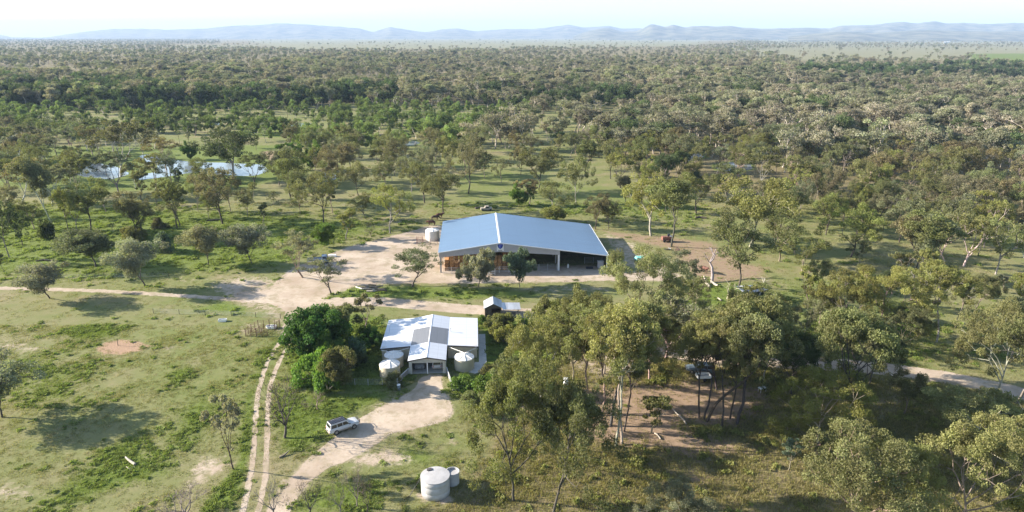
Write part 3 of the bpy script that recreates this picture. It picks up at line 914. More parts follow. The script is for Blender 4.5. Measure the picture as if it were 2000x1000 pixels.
T(352, 1015, 945, 95, "bare", "bare", "grey", "leafless grey shrub at the bottom edge left of the track", 1)
T(535, 1012, 930, 62, "bare", "silver-green", "grey", "thin bare tree at the bottom edge where driveway and track meet", 2)
T(603, 1008, 935, 62, "bare", "bare", "dark", "dark twiggy tree at the bottom edge just right of the driveway mouth", 0)
T(664, 1006, 928, 46, "bare", "bare", "grey", "thin leafless tree in the green weeds left of the concrete tank, middle of three", 1)
T(698, 990, 905, 44, "bare", "bare", "grey", "thin leafless tree in the green weeds, the tallest of three", 2)
T(718, 1002, 930, 40, "bare", "bare", "dark", "thin leafless tree in the green weeds, nearest to the concrete tank", 0)
# copse in the middle right
T(1154, 806, 598, 125, "tall", "light olive", "grey", "tall gum at the far end of the red-earth copse, pale trunk nearest the tank", 0)
T(1176, 812, 640, 90, "tall", "grey-green", "grey", "thin-trunked gum second along the near side of the red-earth copse", 1)
T(1193, 832, 612, 120, "tall", "olive", "dark", "dark-trunked gum third along the near side of the red-earth copse", 2)
T(1203, 873, 625, 120, "tall", "olive", "pale", "pale-trunked gum standing closest on the near edge of red earth", 3)
T(1215, 868, 596, 135, "tall", "light olive", "pale", "tallest pale gum beside its pale twin on the near red earth", 4)
T(1219, 843, 650, 90, "tall", "olive", "dark", "dark gum trunk directly behind the pale pair on the red earth", 0)
T(1060, 792, 612, 135, "gum", "light olive", "grey", "broad light olive gum between the house garden and the copse", 3)
T(1010, 768, 700, 62, "lush", "olive", "grey", "low olive leafy tree at the corner of the garden fence, below the clothes line")
T(1120, 745, 575, 120, "gum", "olive", "grey", "olive gum behind the broad one beside the house garden", 5)
T(1105, 668, 562, 92, "lush", "olive", "dark", "dense olive tree by the lane between small iron shed and copse", 1)
T(1072, 662, 590, 60, "lush", "yellow-green", "dark", "yellowish leafy tree tucked against the dense olive one by the lane", 2)
T(1180, 730, 590, 130, "gum", "light olive", "grey", "light olive gum in the heart of the copse beside the lane", 0)
T(1243, 672, 488, 135, "gum", "light olive", "grey", "big gum whose crown overlaps the open end of the hay shed", 4)
T(1268, 742, 600, 120, "gum", "olive", "pale", "gum with fine pale branches at the centre of the copse", 2)
T(1300, 700, 580, 110, "open", "grey-green", "pale", "thin-leaved pale gum above the bare lane bend", 1)
T(1331, 584, 494, 66, "open", "grey-green", "grey", "lone thin-stemmed gum at the end of the shed's sandy apron", 2)
T(1272, 846, 768, 56, "slim", "olive", "grey", "small olive tree beside a fallen branch on the red earth", 1)
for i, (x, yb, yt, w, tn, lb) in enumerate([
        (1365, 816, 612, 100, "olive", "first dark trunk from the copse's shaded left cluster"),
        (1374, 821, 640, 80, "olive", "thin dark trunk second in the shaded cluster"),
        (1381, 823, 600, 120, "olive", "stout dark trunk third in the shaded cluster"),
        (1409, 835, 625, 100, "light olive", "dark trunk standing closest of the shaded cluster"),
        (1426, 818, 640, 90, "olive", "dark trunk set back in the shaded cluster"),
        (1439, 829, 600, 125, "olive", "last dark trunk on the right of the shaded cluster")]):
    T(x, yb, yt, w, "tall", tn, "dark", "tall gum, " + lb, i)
T(1455, 705, 596, 120, "gum", "olive", "dark", "thick dark-trunked gum at the near side of the lane", 3)
T(1490, 745, 600, 120, "gum", "olive", "grey", "leaning olive gum between the shaded cluster and the bright forked gum", 5)
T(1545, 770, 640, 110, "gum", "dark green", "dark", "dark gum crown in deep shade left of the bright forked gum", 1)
T(1560, 720, 650, 80, "gum", "olive", "grey", "low olive gum at the lane's edge behind the deep shade", 2)
T(1655, 748, 612, 110, "gum", "olive", "dark", "stout dark-trunked gum on the grass edge of the lane", 3)
T(1686, 842, 600, 110, "tall", "olive", "dark", "very tall black-trunked gum alone in the shaded grass", 2)
T(1698, 752, 618, 110, "gum", "grey-green", "dark", "gum with a hanging crown beside the stout lane-side one", 0)
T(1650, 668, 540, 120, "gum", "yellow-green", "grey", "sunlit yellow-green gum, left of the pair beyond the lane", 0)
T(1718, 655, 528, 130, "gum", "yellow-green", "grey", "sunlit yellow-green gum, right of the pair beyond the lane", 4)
T(1600, 640, 560, 80, "gum", "olive", "grey", "smaller olive gum left of the sunlit pair beyond the lane", 2)
T(1760, 690, 600, 90, "gum", "olive", "dark", "flat-topped gum just beyond the lane in front of the sunlit pair", 5)
T(1829, 668, 520, 95, "tall", "yellow-green", "pale", "pale leaning gum alone on the weedy grass beyond the lane", 3)
T(1866, 640, 540, 50, "tall", "yellow-green", "grey", "narrow gum close behind the pale leaning one")
T(1902, 613, 533, 78, "gum", "olive", "grey", "leafy olive gum with a low crown behind the pale leaning one", 1)
T(1947, 778, 590, 130, "gum", "olive", "pale", "many-stemmed pale gum where the lane leaves the picture", 4)
T(1985, 812, 602, 110, "tall", "olive", "grey", "tall gum at the right edge beside the lane", 1)
T(1975, 700, 590, 100, "gum", "grey-green", "grey", "grey-green gum beyond the lane at the right edge", 2)
T(1939, 577, 534, 18, "slim", "silver-green", "grey", "thin grey sapling, first of three near the right edge")
T(1961, 566, 540, 22, "slim", "grey-green", "grey", "short bushy sapling, middle of three near the right edge")
T(1986, 575, 530, 22, "slim", "yellow-green", "grey", "yellowish sapling, last of three near the right edge")
T(1400, 762, 610, 120, "gum", "olive", "dark", "olive gum behind the stoutest trunk of the shaded cluster", 3)
T(1160, 640, 585, 70, "gum", "olive", "grey", "small olive gum between the dense lane tree and the shed apron", 4)
# around the shed and yard
T(806, 560, 486, 100, "gum", "grey-green", "dark", "spreading dark gum on the green island in front of the shed", 3)
T(935, 561, 482, 62, "weep", "silver-green", "dark", "drooping silver tree directly in front of the hay stack", 0)
T(1015, 561, 488, 50, "weep", "blue-green", "dark", "drooping darker tree in front of the shed, right of its silver neighbour", 1)
T(591, 542, 451, 88, "open", "silver-green", "grey", "silver tree at the sandy yard's grassy corner", 0)
T(647, 575, 494, 76, "open", "grey-green", "dark", "sparse grey tree at the tip of the green island in the yard", 3)
T(634, 482, 436, 40, "lush", "bright green", "grey", "small bright green tree behind the silver one at the yard corner", 2)
T(676, 467, 409, 34, "slim", "yellow-green", "grey", "slim bright tree in the grass beyond the yard")
T(725, 463, 425, 20, "bare", "bare", "dark", "thin bare stem leaning in the grass beyond the yard", 1)
T(762, 456, 360, 78, "gum", "yellow-green", "grey", "yellowish gum beyond the yard, halfway to the white tank", 1)
T(97, 583, 511, 92, "round", "silver-green", "dark", "round silver-grey tree on the paddock just below the dirt road", 1)
T(283, 558, 464, 94, "round", "silver-green", "dark", "tall round silver tree just above the dirt road", 1)
T(187, 521, 447, 92, "round", "grey-green", "dark", "dense grey bushy tree between the two silver round trees", 3)
T(407, 518, 443, 64, "round", "silver-green", "dark", "small silver tree, left of the matching pair in the pasture", 3)
T(492, 516, 439, 76, "round", "silver-green", "dark", "silver tree, right of the matching pair in the pasture", 1)
T(18, 502, 398, 66, "gum", "dark green", "grey", "dark gum with a stout trunk near the left edge of the pasture", 0)
T(44, 480, 405, 50, "gum", "dark green", "dark", "dark gum just behind the stout one near the left edge", 3)
T(8, 531, 488, 16, "slim", "olive", "dark", "thin sapling by the dirt road at the left edge")
T(67, 448, 386, 58, "gum", "olive", "grey", "olive gum in the pasture behind the dark pair at left", 2)
T(92, 466, 428, 24, "bush", "dark green", "grey", "upright dark bush in the pasture beside the olive gum")
T(134, 449, 372, 46, "gum", "yellow-green", "dark", "dark-stemmed gum, first of three above the grey bushy tree", 4)
T(150, 451, 366, 42, "open", "yellow-green", "grey", "forked thin gum, second of three above the grey bushy tree")
T(178, 449, 348, 92, "gum", "olive", "dark", "wide gum with a bent dark trunk above the grey bushy tree", 5)
T(107, 453, 300, 56, "tall", "grey-green", "white", "tall white-stemmed gum in the left pasture", 0)
T(43, 398, 308, 76, "open", "brownish", "white", "white-limbed gum near the left pond", 0)
T(102, 402, 326, 66, "open", "grey-green", "white", "white-limbed gum second from the left pond", 1)
T(270, 464, 368, 74, "gum", "brownish", "dark", "brownish gum with paired dark trunks in the pasture", 2)
T(279, 459, 392, 40, "gum", "olive", "dark", "small gum touching the brownish twin-trunked one")
T(346, 446, 345, 56, "open", "olive", "dark", "left stem of the V-shaped gum pair in the pasture", 2)
T(352, 442, 352, 48, "open", "olive", "dark", "right stem of the V-shaped gum pair in the pasture", 3)
T(435, 437, 333, 96, "gum", "brownish", "dark", "well-formed dark-trunked gum alone in front of the wide pond", 0)
T(632, 438, 334, 86, "gum", "olive", "dark", "well-formed gum with a forked trunk below the small pond", 1)
T(715, 428, 376, 46, "gum", "olive", "dark", "small flat gum between the forked one and the yellowish one", 3)
T(865, 418, 334, 78, "gum", "olive", "dark", "gum standing behind the white tank at the shed corner", 4)
T(915, 378, 268, 84, "gum", "brownish", "dark", "tall brownish gum beyond the shed's ridge", 5)
T(829, 396, 318, 70, "gum", "olive", "dark", "dark gum behind the pasture left of the shed", 0)
T(568, 388, 288, 90, "gum", "olive", "dark", "olive gum at the right end of the wide pond", 2)
T(585, 403, 330, 60, "gum", "olive", "dark", "lower gum in front of the one at the wide pond's end", 3)
T(455, 348, 254, 116, "gum", "dark green", "pale", "big dark-crowned gum on the far bank of the wide pond", 4)
T(325, 332, 264, 64, "open", "brownish", "pale", "pale gum standing in the water of the wide pond", 2)
T(236, 345, 234, 96, "open", "brownish", "white", "large white-limbed gum on the red bank beside the wide pond", 1)
T(372, 312, 275, 26, "lush", "deep green", "dark", "small very dark green tree on the wide pond's far bank")
T(1077, 428, 354, 78, "gum", "olive", "grey", "gum behind the shed roof's right half", 1)
T(1080, 434, 402, 48, "lush", "yellow-green", "grey", "low yellowish tree against the back of the shed roof", 0)
T(1163, 448, 378, 52, "gum", "brownish", "dark", "brownish gum at the back right corner of the shed", 2)
T(1182, 433, 385, 40, "gum", "grey-green", "grey", "grey gum behind the brownish one at the shed's back corner", 3)
T(1189, 448, 400, 34, "gum", "olive", "dark", "small gum right of the brownish one at the shed's back corner", 4)
T(1271, 461, 340, 100, "gum", "yellow-green", "pale", "gum with a smooth pale forked trunk on the red ground past the shed", 3)
T(1311, 482, 352, 90, "tall", "olive", "dark", "straight dark-trunked gum beside the rusty machine on red ground", 1)
T(1125, 398, 300, 62, "gum", "olive", "pale", "pale-trunked gum above the shed roof's right half", 5)
T(1015, 402, 358, 36, "lush", "bright green", "grey", "bright bushy tree just behind the shed's ridge end", 1)
T(1035, 400, 350, 36, "slim", "brownish", "grey", "brownish narrow tree beside the bright bushy one behind the shed", 2)
T(1465, 482, 345, 140, "gum", "yellow-green", "pale", "largest sunlit gum to the right of the red ground", 4)
T(1443, 562, 415, 120, "gum", "olive", "dark", "big dark-trunked gum behind the old timber shed", 2)
T(1391, 552, 498, 60, "snag", "bare", "pale", "dead leaning white trunk on the red ground's edge", 0, 0.28)
T(1421, 600, 545, 30, "snag", "bare", "white", "bleached dead tree, left one by the old timber shed", 1)
T(1480, 590, 548, 24, "snag", "bare", "white", "bleached dead tree, right one touching the old timber shed", 0)
T(1462, 600, 552, 34, "slim", "yellow-green", "grey", "small yellowish sapling in front of the old timber shed")
T(1522, 510, 410, 94, "gum", "olive", "grey", "olive gum in the shade right of the largest sunlit gum", 3)
T(1567, 531, 468, 84, "gum", "yellow-green", "grey", "wide-branched gum on the open grass right of the old timber shed", 0)
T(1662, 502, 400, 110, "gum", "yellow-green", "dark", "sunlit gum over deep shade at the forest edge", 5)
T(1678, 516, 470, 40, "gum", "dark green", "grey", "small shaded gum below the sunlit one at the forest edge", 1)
T(1784, 549, 425, 75, "tall", "grey-green", "dark", "straight dark trunk, left of three at the forest edge", 0)
T(1796, 542, 415, 90, "tall", "olive", "dark", "straight dark trunk, middle of three at the forest edge", 2)
T(1806, 540, 425, 80, "tall", "brownish", "dark", "straight dark trunk, right of three at the forest edge", 4)
T(1757, 542, 486, 46, "slim", "olive", "grey", "low bushy sapling left of the three straight trunks", 3)
T(1725, 452, 414, 12, "snag", "bare", "dark", "dead dark pole of a tree in the forest gap", 1)
T(1845, 515, 420, 70, "open", "grey-green", "white", "white-stemmed gum right of the three straight trunks", 0)
T(1882, 520, 395, 95, "open", "olive", "white", "large white-limbed gum leaning over the forest edge", 3)
T(1944, 536, 428, 85, "gum", "olive", "pale", "forked pale gum on the dry strip near the right edge", 0)
T(1725, 600, 530, 40, "gum", "dark green", "dark", "dark narrow gum behind the sunlit pair beyond the lane", 4)
# house garden
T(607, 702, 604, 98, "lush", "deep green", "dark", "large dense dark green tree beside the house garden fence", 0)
T(652, 712, 640, 66, "lush", "bright green", "dark", "lower mid-green tree joined to the large dense green one", 1)
T(664, 662, 594, 62, "lush", "olive", "grey", "olive tree behind the large dense green one by the lane", 2)
T(712, 650, 576, 52, "slim", "brownish", "grey", "brownish upright tree at the back of the garden by the lane", 0)
T(722, 680, 640, 50, "lush", "deep green", "dark", "dark tree against the house's left wall", 1)
T(692, 718, 684, 50, "lush", "dark green", "dark", "dark tree in the middle of the left garden", 0)
T(665, 758, 682, 62, "lush", "olive", "grey", "olive bushy tree at the garden's front corner", 2)
T(615, 742, 688, 70, "bush", "bright green", "grey", "bright green bush below the large dense tree", 0)
T(640, 762, 700, 46, "bush", "bright green", "grey", "second bright green bush beside the olive bushy tree", 1)
T(690, 712, 664, 50, "bush", "blue-green", "grey", "rounded blue-grey bush in the left garden", 2)
T(716, 662, 640, 36, "bush", "bright green", "grey", "light green bush next to the house's left end", 0)
T(768, 752, 730, 36, "bush", "olive", "grey", "small olive bush at the foot of the paired tanks", 1)
T(620, 800, 765, 48, "bare", "bare", "grey", "low grey twiggy bush on the grass above the wagon", 2)
T(985, 668, 632, 48, "bush", "yellow-green", "grey", "yellow-green bush on the lawn right of the house", 2)
T(977, 638, 612, 46, "bush", "olive", "grey", "spiky olive bush beside the small iron shed", 0)
T(942, 632, 615, 20, "bush", "bright green", "grey", "tiny bright bush at the house's back right corner", 1)
T(1024, 636, 624, 26, "bush", "bright green", "grey", "low bush under the small iron shed's awning", 2)
T(905, 758, 735, 52, "bush", "bright green", "grey", "bright bush inside the picket fence by the driveway", 0)
T(940, 772, 735, 60, "bush", "bright green", "grey", "spreading bright bush in front of the single tank", 1)
T(975, 765, 725, 66, "lush", "bright green", "grey", "leafy bright shrub along the right garden fence", 0)
T(965, 735, 712, 40, "bush", "olive", "grey", "olive bush on the shaded lawn right of the house", 2)
T(930, 800, 760, 60, "lush", "olive", "grey", "olive shrub between the driveway and the big gum", 1)
T(1405, 365, 338, 34, "round", "dark green", "dark", "single round dark tree on the clearing near the right pond")
T(322, 492, 452, 34, "bush", "blue-green", "grey", "blue-green bush between the silver round trees")
T(312, 446, 425, 24, "bush", "brownish", "grey", "low brown bush in the pasture near the twin-trunked gum")
T(222, 452, 436, 14, "slim", "olive", "grey", "tiny sapling in the pasture near the bent-trunk gum")
T(262, 470, 440, 40, "bush", "olive", "grey", "olive undergrowth bush at the foot of the brownish gum")
T(700, 382, 312, 66, "gum", "olive", "dark", "olive gum left of centre behind the yellowish one", 5)
T(665, 352, 280, 60, "gum", "brownish", "grey", "brownish gum just behind the small pond", 4)
T(305, 372, 300, 50, "open", "olive", "grey", "thin olive gum on the near bank of the wide pond's left arm", 0)
T(335, 366, 296, 54, "gum", "grey-green", "grey", "grey-green gum on the near bank where the wide pond narrows", 2)
T(400, 372, 308, 60, "gum", "olive", "dark", "olive gum on the near bank at the middle of the wide pond", 3)
T(498, 368, 300, 56, "open", "olive", "dark", "thin gum on the near bank by the wide pond's right end", 1)
T(545, 362, 292, 60, "gum", "grey-green", "grey", "grey-green gum just past the wide pond's right tip", 4)
T(610, 332, 275, 42, "lush", "bright green", "grey", "bright green tree on the small pond's far bank", 1)
T(560, 332, 280, 40, "slim", "bright green", "grey", "slim bright green tree beside the wide pond's far end", 2)

# ------------------------------------------------------------------ woodland around, tree by tree, from a spacing plan
KEEP = [YARD, poly((830, 410), (1200, 420), (1230, 560), (830, 560)), poly((1280, 450), (1430, 460), (1420, 560), (1290, 545)), poly((1380, 540), (1560, 545), (1560, 610), (1380, 610)),
        poly((580, 600), (1060, 600), (1060, 770), (560, 770)), poly((480, 760), (900, 760), (900, 1010), (440, 1010))] + [Q for _, Q in PONDS[:6]]
def free(p, gap):
    P = np.array([p])
    for Q in KEEP:
        if sdist(P, Q)[0] > -1.5:
            return False
    for L in (LANE, WEST):
        if ldist(P, L)[0] < 3.5:
            return False
    for (x, y, r) in TREES:
        if (x - p[0]) ** 2 + (y - p[1]) ** 2 < max(gap, 0.75 * (r + gap * 0.5)) ** 2:
            return False
    return True
ZONES = [
    # polygon, spacing, height lo/hi, tints, keys, barks, target
    (poly((1200, 305), (2010, 300), (2010, 400), (1560, 395), (1200, 385)), 7.0, (10, 17), ["olive", "olive", "grey-green", "brownish", "yellow-green"], ["gum", "gum", "open", "tall"], ["pale", "grey", "dark"], 95),
    (poly((1480, 395), (2010, 395), (2010, 520), (1900, 500), (1730, 470), (1560, 460), (1480, 430)), 7.5, (9, 16), ["olive", "olive", "yellow-green", "grey-green", "brownish"], ["gum", "gum", "open"], ["pale", "grey", "dark"], 52),
    (poly((870, 300), (1200, 300), (1400, 370), (1390, 430), (1200, 405), (1000, 380), (870, 330)), 8.0, (10, 17), ["olive", "olive", "brownish", "grey-green", "dark green"], ["gum", "gum", "tall"], ["grey", "dark", "pale"], 26),
    (poly((560, 295), (870, 300), (880, 375), (700, 380), (600, 372)), 8.5, (10, 17), ["olive", "brownish", "grey-green", "olive"], ["gum", "open", "gum"], ["grey", "dark", "pale"], 26),
    (poly((-60, 300), (240, 300), (270, 370), (230, 420), (-60, 430)), 8.0, (10, 17), ["brownish", "grey-green", "olive"], ["open", "gum", "open"], ["white", "pale", "grey"], 34),
    (poly((1520, 560), (2000, 580), (2000, 700), (1640, 690), (1520, 620)), 12.0, (6, 11), ["olive", "yellow-green", "grey-green"], ["gum", "slim", "gum"], ["grey", "dark"], 7),
    (poly((1500, 640), (1640, 680), (1640, 700), (1480, 690), (1280, 640), (1280, 610), (1400, 610)), 9.0, (7, 11), ["olive", "grey-green"], ["gum", "open"], ["grey", "pale"], 8),
    (poly((270, 360), (600, 370), (660, 420), (560, 440), (270, 430)), 10.0, (5, 12), ["olive", "olive", "grey-green"], ["gum", "open", "slim"], ["grey", "dark"], 20),
    (poly((1750, 800), (2000, 830), (2000, 900), (1780, 860)), 9.0, (5, 9), ["dark green", "olive"], ["gum", "lush"], ["grey", "dark"], 3),
]
for Q, gap, (h0, h1), tints, keys, barks, target in ZONES:
    lo, hi = Q.min(0), Q.max(0)
    got = tries = 0
    while got < target and tries < 4000:
        tries += 1
        p = np.array([prng.uniform(lo[0], hi[0]), prng.uniform(lo[1], hi[1])])
        if sdist(p[None], Q)[0] < 0 or not free(p, gap * prng.uniform(0.7, 1.2)):
            continue
        k = prng.choice(keys)
        h = prng.uniform(h0, h1) * (0.35 if k == "bush" else 1)
        w = h * {"gum": 0.72, "open": 0.66, "tall": 0.5, "slim": 0.4, "bush": 1.2, "lush": 0.9}[k] * prng.uniform(0.8, 1.2)
        plant((p[0], p[1], 0), h, w, k, prng.choice(tints), prng.choice(barks))
        got += 1

# labels for the trees of the spacing plan: kind and look, then the nearest landmark and its rank there
LAND = [("the wide pond", (420, 335)), ("the small pond", (645, 343)), ("the left pond", (30, 296)), ("the right pond", (1440, 325)), ("the far right pond", (1350, 306)), ("the hay shed", (1010, 480)), ("the old timber shed", (1490, 585)),
        ("the curving lane", (1740, 722)), ("the dry strip by the right edge", (1944, 536)), ("the three straight dark trunks", (1796, 542)), ("the grass gap in the right forest", (1725, 365)), ("the largest sunlit gum", (1465, 482)),
        ("the round dark tree in the clearing", (1405, 365)), ("the tall brownish gum beyond the shed", (915, 378)), ("the V-shaped gum pair", (349, 444)), ("the white-limbed gum near the left pond", (43, 398)), ("the copse lane bend", (1330, 694)),
        ("the far corner of the right forest", (1960, 330)), ("the pale-trunked gum above the shed roof", (1125, 398)), ("the forest edge's sunlit gum", (1662, 502))]
LANDG = [(n, at(*p)) for n, p in LAND]
ORD = ["nearest", "second nearest", "third nearest", "fourth nearest", "fifth nearest", "sixth nearest", "seventh nearest", "eighth nearest", "ninth nearest", "tenth nearest", "eleventh nearest", "twelfth nearest"]
rows = {}
for root, word, tint, bark, h, loc in PENDING:
    n, g = min(LANDG, key=lambda q: (q[1].x - loc[0]) ** 2 + (q[1].y - loc[1]) ** 2)
    dx, dy = loc[0] - g.x, loc[1] - g.y
    side = ("behind" if dy > 0 else "in front of") if abs(dy) > abs(dx) else ("right of" if dx > 0 else "left of")
    size = "low" if h < 7 else "mid-height" if h < 12 else "tall"
    rows.setdefault((size, tint, word, side, n), []).append((dx * dx + dy * dy, root))
for (size, tint, word, side, n), L in rows.items():
    for i, (_, root) in enumerate(sorted(L, key=lambda q: q[0])):
        root["label"] = (f"{size} {tint} {word} {side} {n}" if len(L) == 1 else f"{size} {tint} {word.split(chr(32))[-1]}, {ORD[i]} such {side} {n}")

#@@OBJECTS@@
# ------------------------------------------------------------------ hay shed
YAW = R(3.3)
so = at(861, 533)
shed = thing("hay_shed", "huge open-fronted farm shed with blue-grey metal roof and stacked hay inside", "shed", (so.x, so.y, 0), YAW)
SW, SD, XR = 42.5, 29.6, 15.0
def shed_z(x):
    return 5.5 + (x + 0.5) * (7.8 - 5.5) / 15.5 if x <= XR else 7.8 - (x - XR) * (7.8 - 3.95) / 27.6
mb = MB()
mb.slab([(-0.5, -0.35, 5.5), (XR, -0.35, 7.8), (XR, SD + 0.35, 7.8), (-0.5, SD + 0.35, 5.5)], 0.1)
mb.slab([(XR, -0.35, 7.8), (42.6, -0.35, 3.95), (42.6, SD + 0.35, 3.95), (XR, SD + 0.35, 7.8)], 0.1)
roof = mb.build("roof", M["shed_roof"], shed)
mb = MB(); mb.prism([(XR - 0.3, 7.77), (XR, 7.86), (XR + 0.3, 7.77), (XR, 7.81)], -0.4, SD + 0.4); mb.build("ridge_cap", M["trim"], roof)
for x0, x1 in ((-0.5, XR - 0.02), (XR + 0.02, 42.62)):
    mb = MB(); mb.prism([(x0, shed_z(x0) - 0.2), (x1, shed_z(x1) - 0.2), (x1, shed_z(x1) + 0.03), (x0, shed_z(x0) + 0.03)], -0.45, -0.353); mb.build("barge_board", M["trim"], roof)
mb = MB(); mb.prism([(42.603, 3.75), (42.72, 3.75), (42.72, 3.98), (42.603, 3.98)], -0.4, SD + 0.4); mb.build("gutter", M["trim"], roof)
# gable panel over the front opening
mb = MB(); mb.prism([(-0.3, 4.15), (15, 5.35), (30.0, 4.25), (30.0, shed_z(30) - 0.12), (XR, 7.68), (-0.3, shed_z(-0.3) - 0.12)], -0.12, 0.0); mb.build("gable_panel", M["fascia"], shed)
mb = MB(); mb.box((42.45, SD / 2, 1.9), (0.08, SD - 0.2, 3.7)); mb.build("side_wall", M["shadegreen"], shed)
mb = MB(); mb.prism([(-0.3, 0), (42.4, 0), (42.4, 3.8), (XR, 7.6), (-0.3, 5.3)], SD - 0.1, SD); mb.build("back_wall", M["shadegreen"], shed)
for x, w in ((0.05, 0.42), (29.9, 0.5), (42.3, 0.28)):
    mb = MB(); mb.box((x, 0.25, shed_z(x) / 2 - 0.15), (w, 0.3, shed_z(x) - 0.32)); mb.build("post", M["trim"] if x > 20 else M["fascia"], shed)
for y in (6.2, 12.2, 18.2, 24.2):
    for x in (0.05, 29.9):
        mb = MB(); mb.box((x, y, shed_z(x) / 2 - 0.15), (0.3, 0.3, shed_z(x) - 0.32)); mb.build("post", M["steel"], shed)
    mb = MB(); mb.prism([(0, 5.0), (XR, 7.25), (30, 5.15), (42.3, 3.45), (42.3, 3.75), (30, 5.45), (XR, 7.6), (0, 5.35)], y - 0.1, y + 0.1); mb.build("rafter", M["steel"], shed)
shed_m = Matrix.Translation((so.x, so.y, 0)) @ Matrix.Rotation(YAW, 4, 'Z')
def SP_(x, y, z=0):
    return shed_m @ Vector((x, y, z))
# sign
sg = thing("shield_sign", "square white sign with dark blue shield under the shed's ridge", "sign", SP_(15.05, -0.16, 6.55), YAW)
MB().box((0, -0.06, 0), (1.75, 0.06, 1.95)).build("panel", M["white"], sg)
shp = [(-0.66, 0.78), (-0.3, 0.84), (0.3, 0.84), (0.66, 0.78), (0.72, 0.62), (0.6, 0.15), (0.42, -0.15), (0.0, -0.42), (-0.42, -0.15), (-0.6, 0.15), (-0.72, 0.62)]
sh = MB().prism(shp, -0.125, -0.092).build("shield", M["blue"], sg)
MB().prism([(-0.22, 0.62), (0.38, 0.66), (0.30, 0.5), (0.0, 0.46), (0.12, 0.3), (0.05, -0.12), (-0.3, -0.08), (-0.36, 0.3)], -0.15, -0.128).build("emblem", plain("emblem_blue", (0.12, 0.16, 0.55), 0.5), sh)
mb = MB()
xx = -0.5
for w in (0.13, 0.10, 0.14, 0.09, 0.13, 0.12):
    mb.box((xx + w / 2, -0.108, -0.78), (w, 0.03, 0.16)); xx += w + 0.045
mb.build("lettering", M["gutter"], sg)
# hay bales (every bale a thing)
hb = MB(); hb.prism([(-0.53, 0.03), (-0.49, 0), (0.49, 0), (0.53, 0.03), (0.53, 0.87), (0.47, 0.93), (-0.47, 0.93), (-0.53, 0.87)], -1.15, 1.15)
hme = hb.mesh("hay_bale", M["hay"])
hr = random.Random(3)
first = True
for ix in range(15):
    for iz in range(5):
        if iz == 4 and (ix < 4 or hr.random() < 0.35): continue
        if iz == 3 and ix < 1: continue
        for iy in range(3 if ix == 0 else 1):
            o = bpy.data.objects.new("hay_bale", hme); COL.objects.link(o)
            p = SP_(1.5 + ix * 1.22 + hr.uniform(-0.06, 0.06), 2.6 + iy * 2.5 + hr.uniform(-0.25, 0.25), iz * 1.0)
            o.location = p; o.rotation_euler = (0, 0, YAW + hr.uniform(-0.06, 0.06))
            tag(o, "orange-brown hay bale in the stack under the shed roof", "hay bale", "hay bales stacked in the shed")
# rails along the front
def rail_fence(name, label, a, b, h, nr, mat, every=2.4, pr=0.05, rr=0.028, cat="fence", group=None):
    a, b = Vector(a), Vector(b)
    t = thing(name, label, cat, a, math.atan2(b.y - a.y, b.x - a.x), group)
    L = (b - a).length
    n = max(1, round(L / every))
    for i in range(n + 1):
        MB().tube([(L * i / n, 0, -0.05), (L * i / n, 0, h)], pr, 6).build("post", mat, t)
    for k in range(nr):
        MB().tube([(0, 0, h * (k + 0.7) / nr), (L, 0, h * (k + 0.7) / nr)], rr, 5).build("rail", mat, t)
    return t
rail_fence("rail_fence", "pale steel rail fence at the shed's left end before the hay", SP_(0.6, -0.7), SP_(11.5, -0.9), 1.7, 5, M["steel"])
rail_fence("rail_fence", "white rail fence between the two drooping trees at the shed front", SP_(12.3, -0.9), SP_(19.6, -0.8), 1.7, 4, M["white"])
rail_fence("rail_fence", "grey rail fence across the shed's dark middle bay", SP_(20.4, 0.3), SP_(29.4, 0.3), 1.8, 5, M["steel"])
rail_fence("gate", "white gate end beside the silver drooping tree", SP_(11.9, -2.6), SP_(13.6, -2.4), 1.8, 3, M["white"], 1.7, 0.06, 0.05, "gate")
rail_fence("rail_fence", "steel rail fence at the back of the shed's open right bay", SP_(37.4, 5.2), SP_(42.0, 5.2), 1.8, 5, M["steel"])
mb = MB(); mb.box((0, 0, 0.95), (1.5, 1.1, 1.7)); b_ = mb.build("storage_bin", M["fascia"], None, bevel=0.06); b_.location = SP_(40.9, 1.6); b_.rotation_euler = (0, 0, YAW)
MB().box((0, 0, 1.86), (1.6, 1.2, 0.1)).build("lid", M["trim"], b_)
for sx in (-0.6, 0.6):
    MB().box((sx, 0, 0.05), (0.12, 1.0, 0.1)).build("skid", M["steel"], b_)
tag(b_, "pale grey storage bin at the right end of the shed", "storage bin")
t = thing("trough", "low dark trough on the floor of the shed's right bay", "trough", SP_(38.0, 1.0), YAW)
MB().slab([(-0.9, -0.4, 0.5), (0.9, -0.4, 0.5), (0.9, 0.4, 0.5), (-0.9, 0.4, 0.5)], 0.35).build("basin", M["rack"], t)
for sx in (-0.7, 0.7):
    MB().box((sx, 0, 0.075), (0.08, 0.7, 0.15)).build("leg", M["steel"], t)
t = thing("gas_bottle", "small white gas bottle on the shed's right bay floor", "gas bottle", SP_(32.6, 2.0), 0)
MB().lathe([(0.05, 0.0), (0.24, 0.03), (0.26, 0.15), (0.26, 0.75), (0.18, 0.92), (0.05, 0.96)], 16).build("body", M["white"], t, True)
MB().lathe([(0.14, 0.95), (0.15, 0.97), (0.15, 1.1), (0.14, 1.1)], 12).build("collar", M["white"], t)

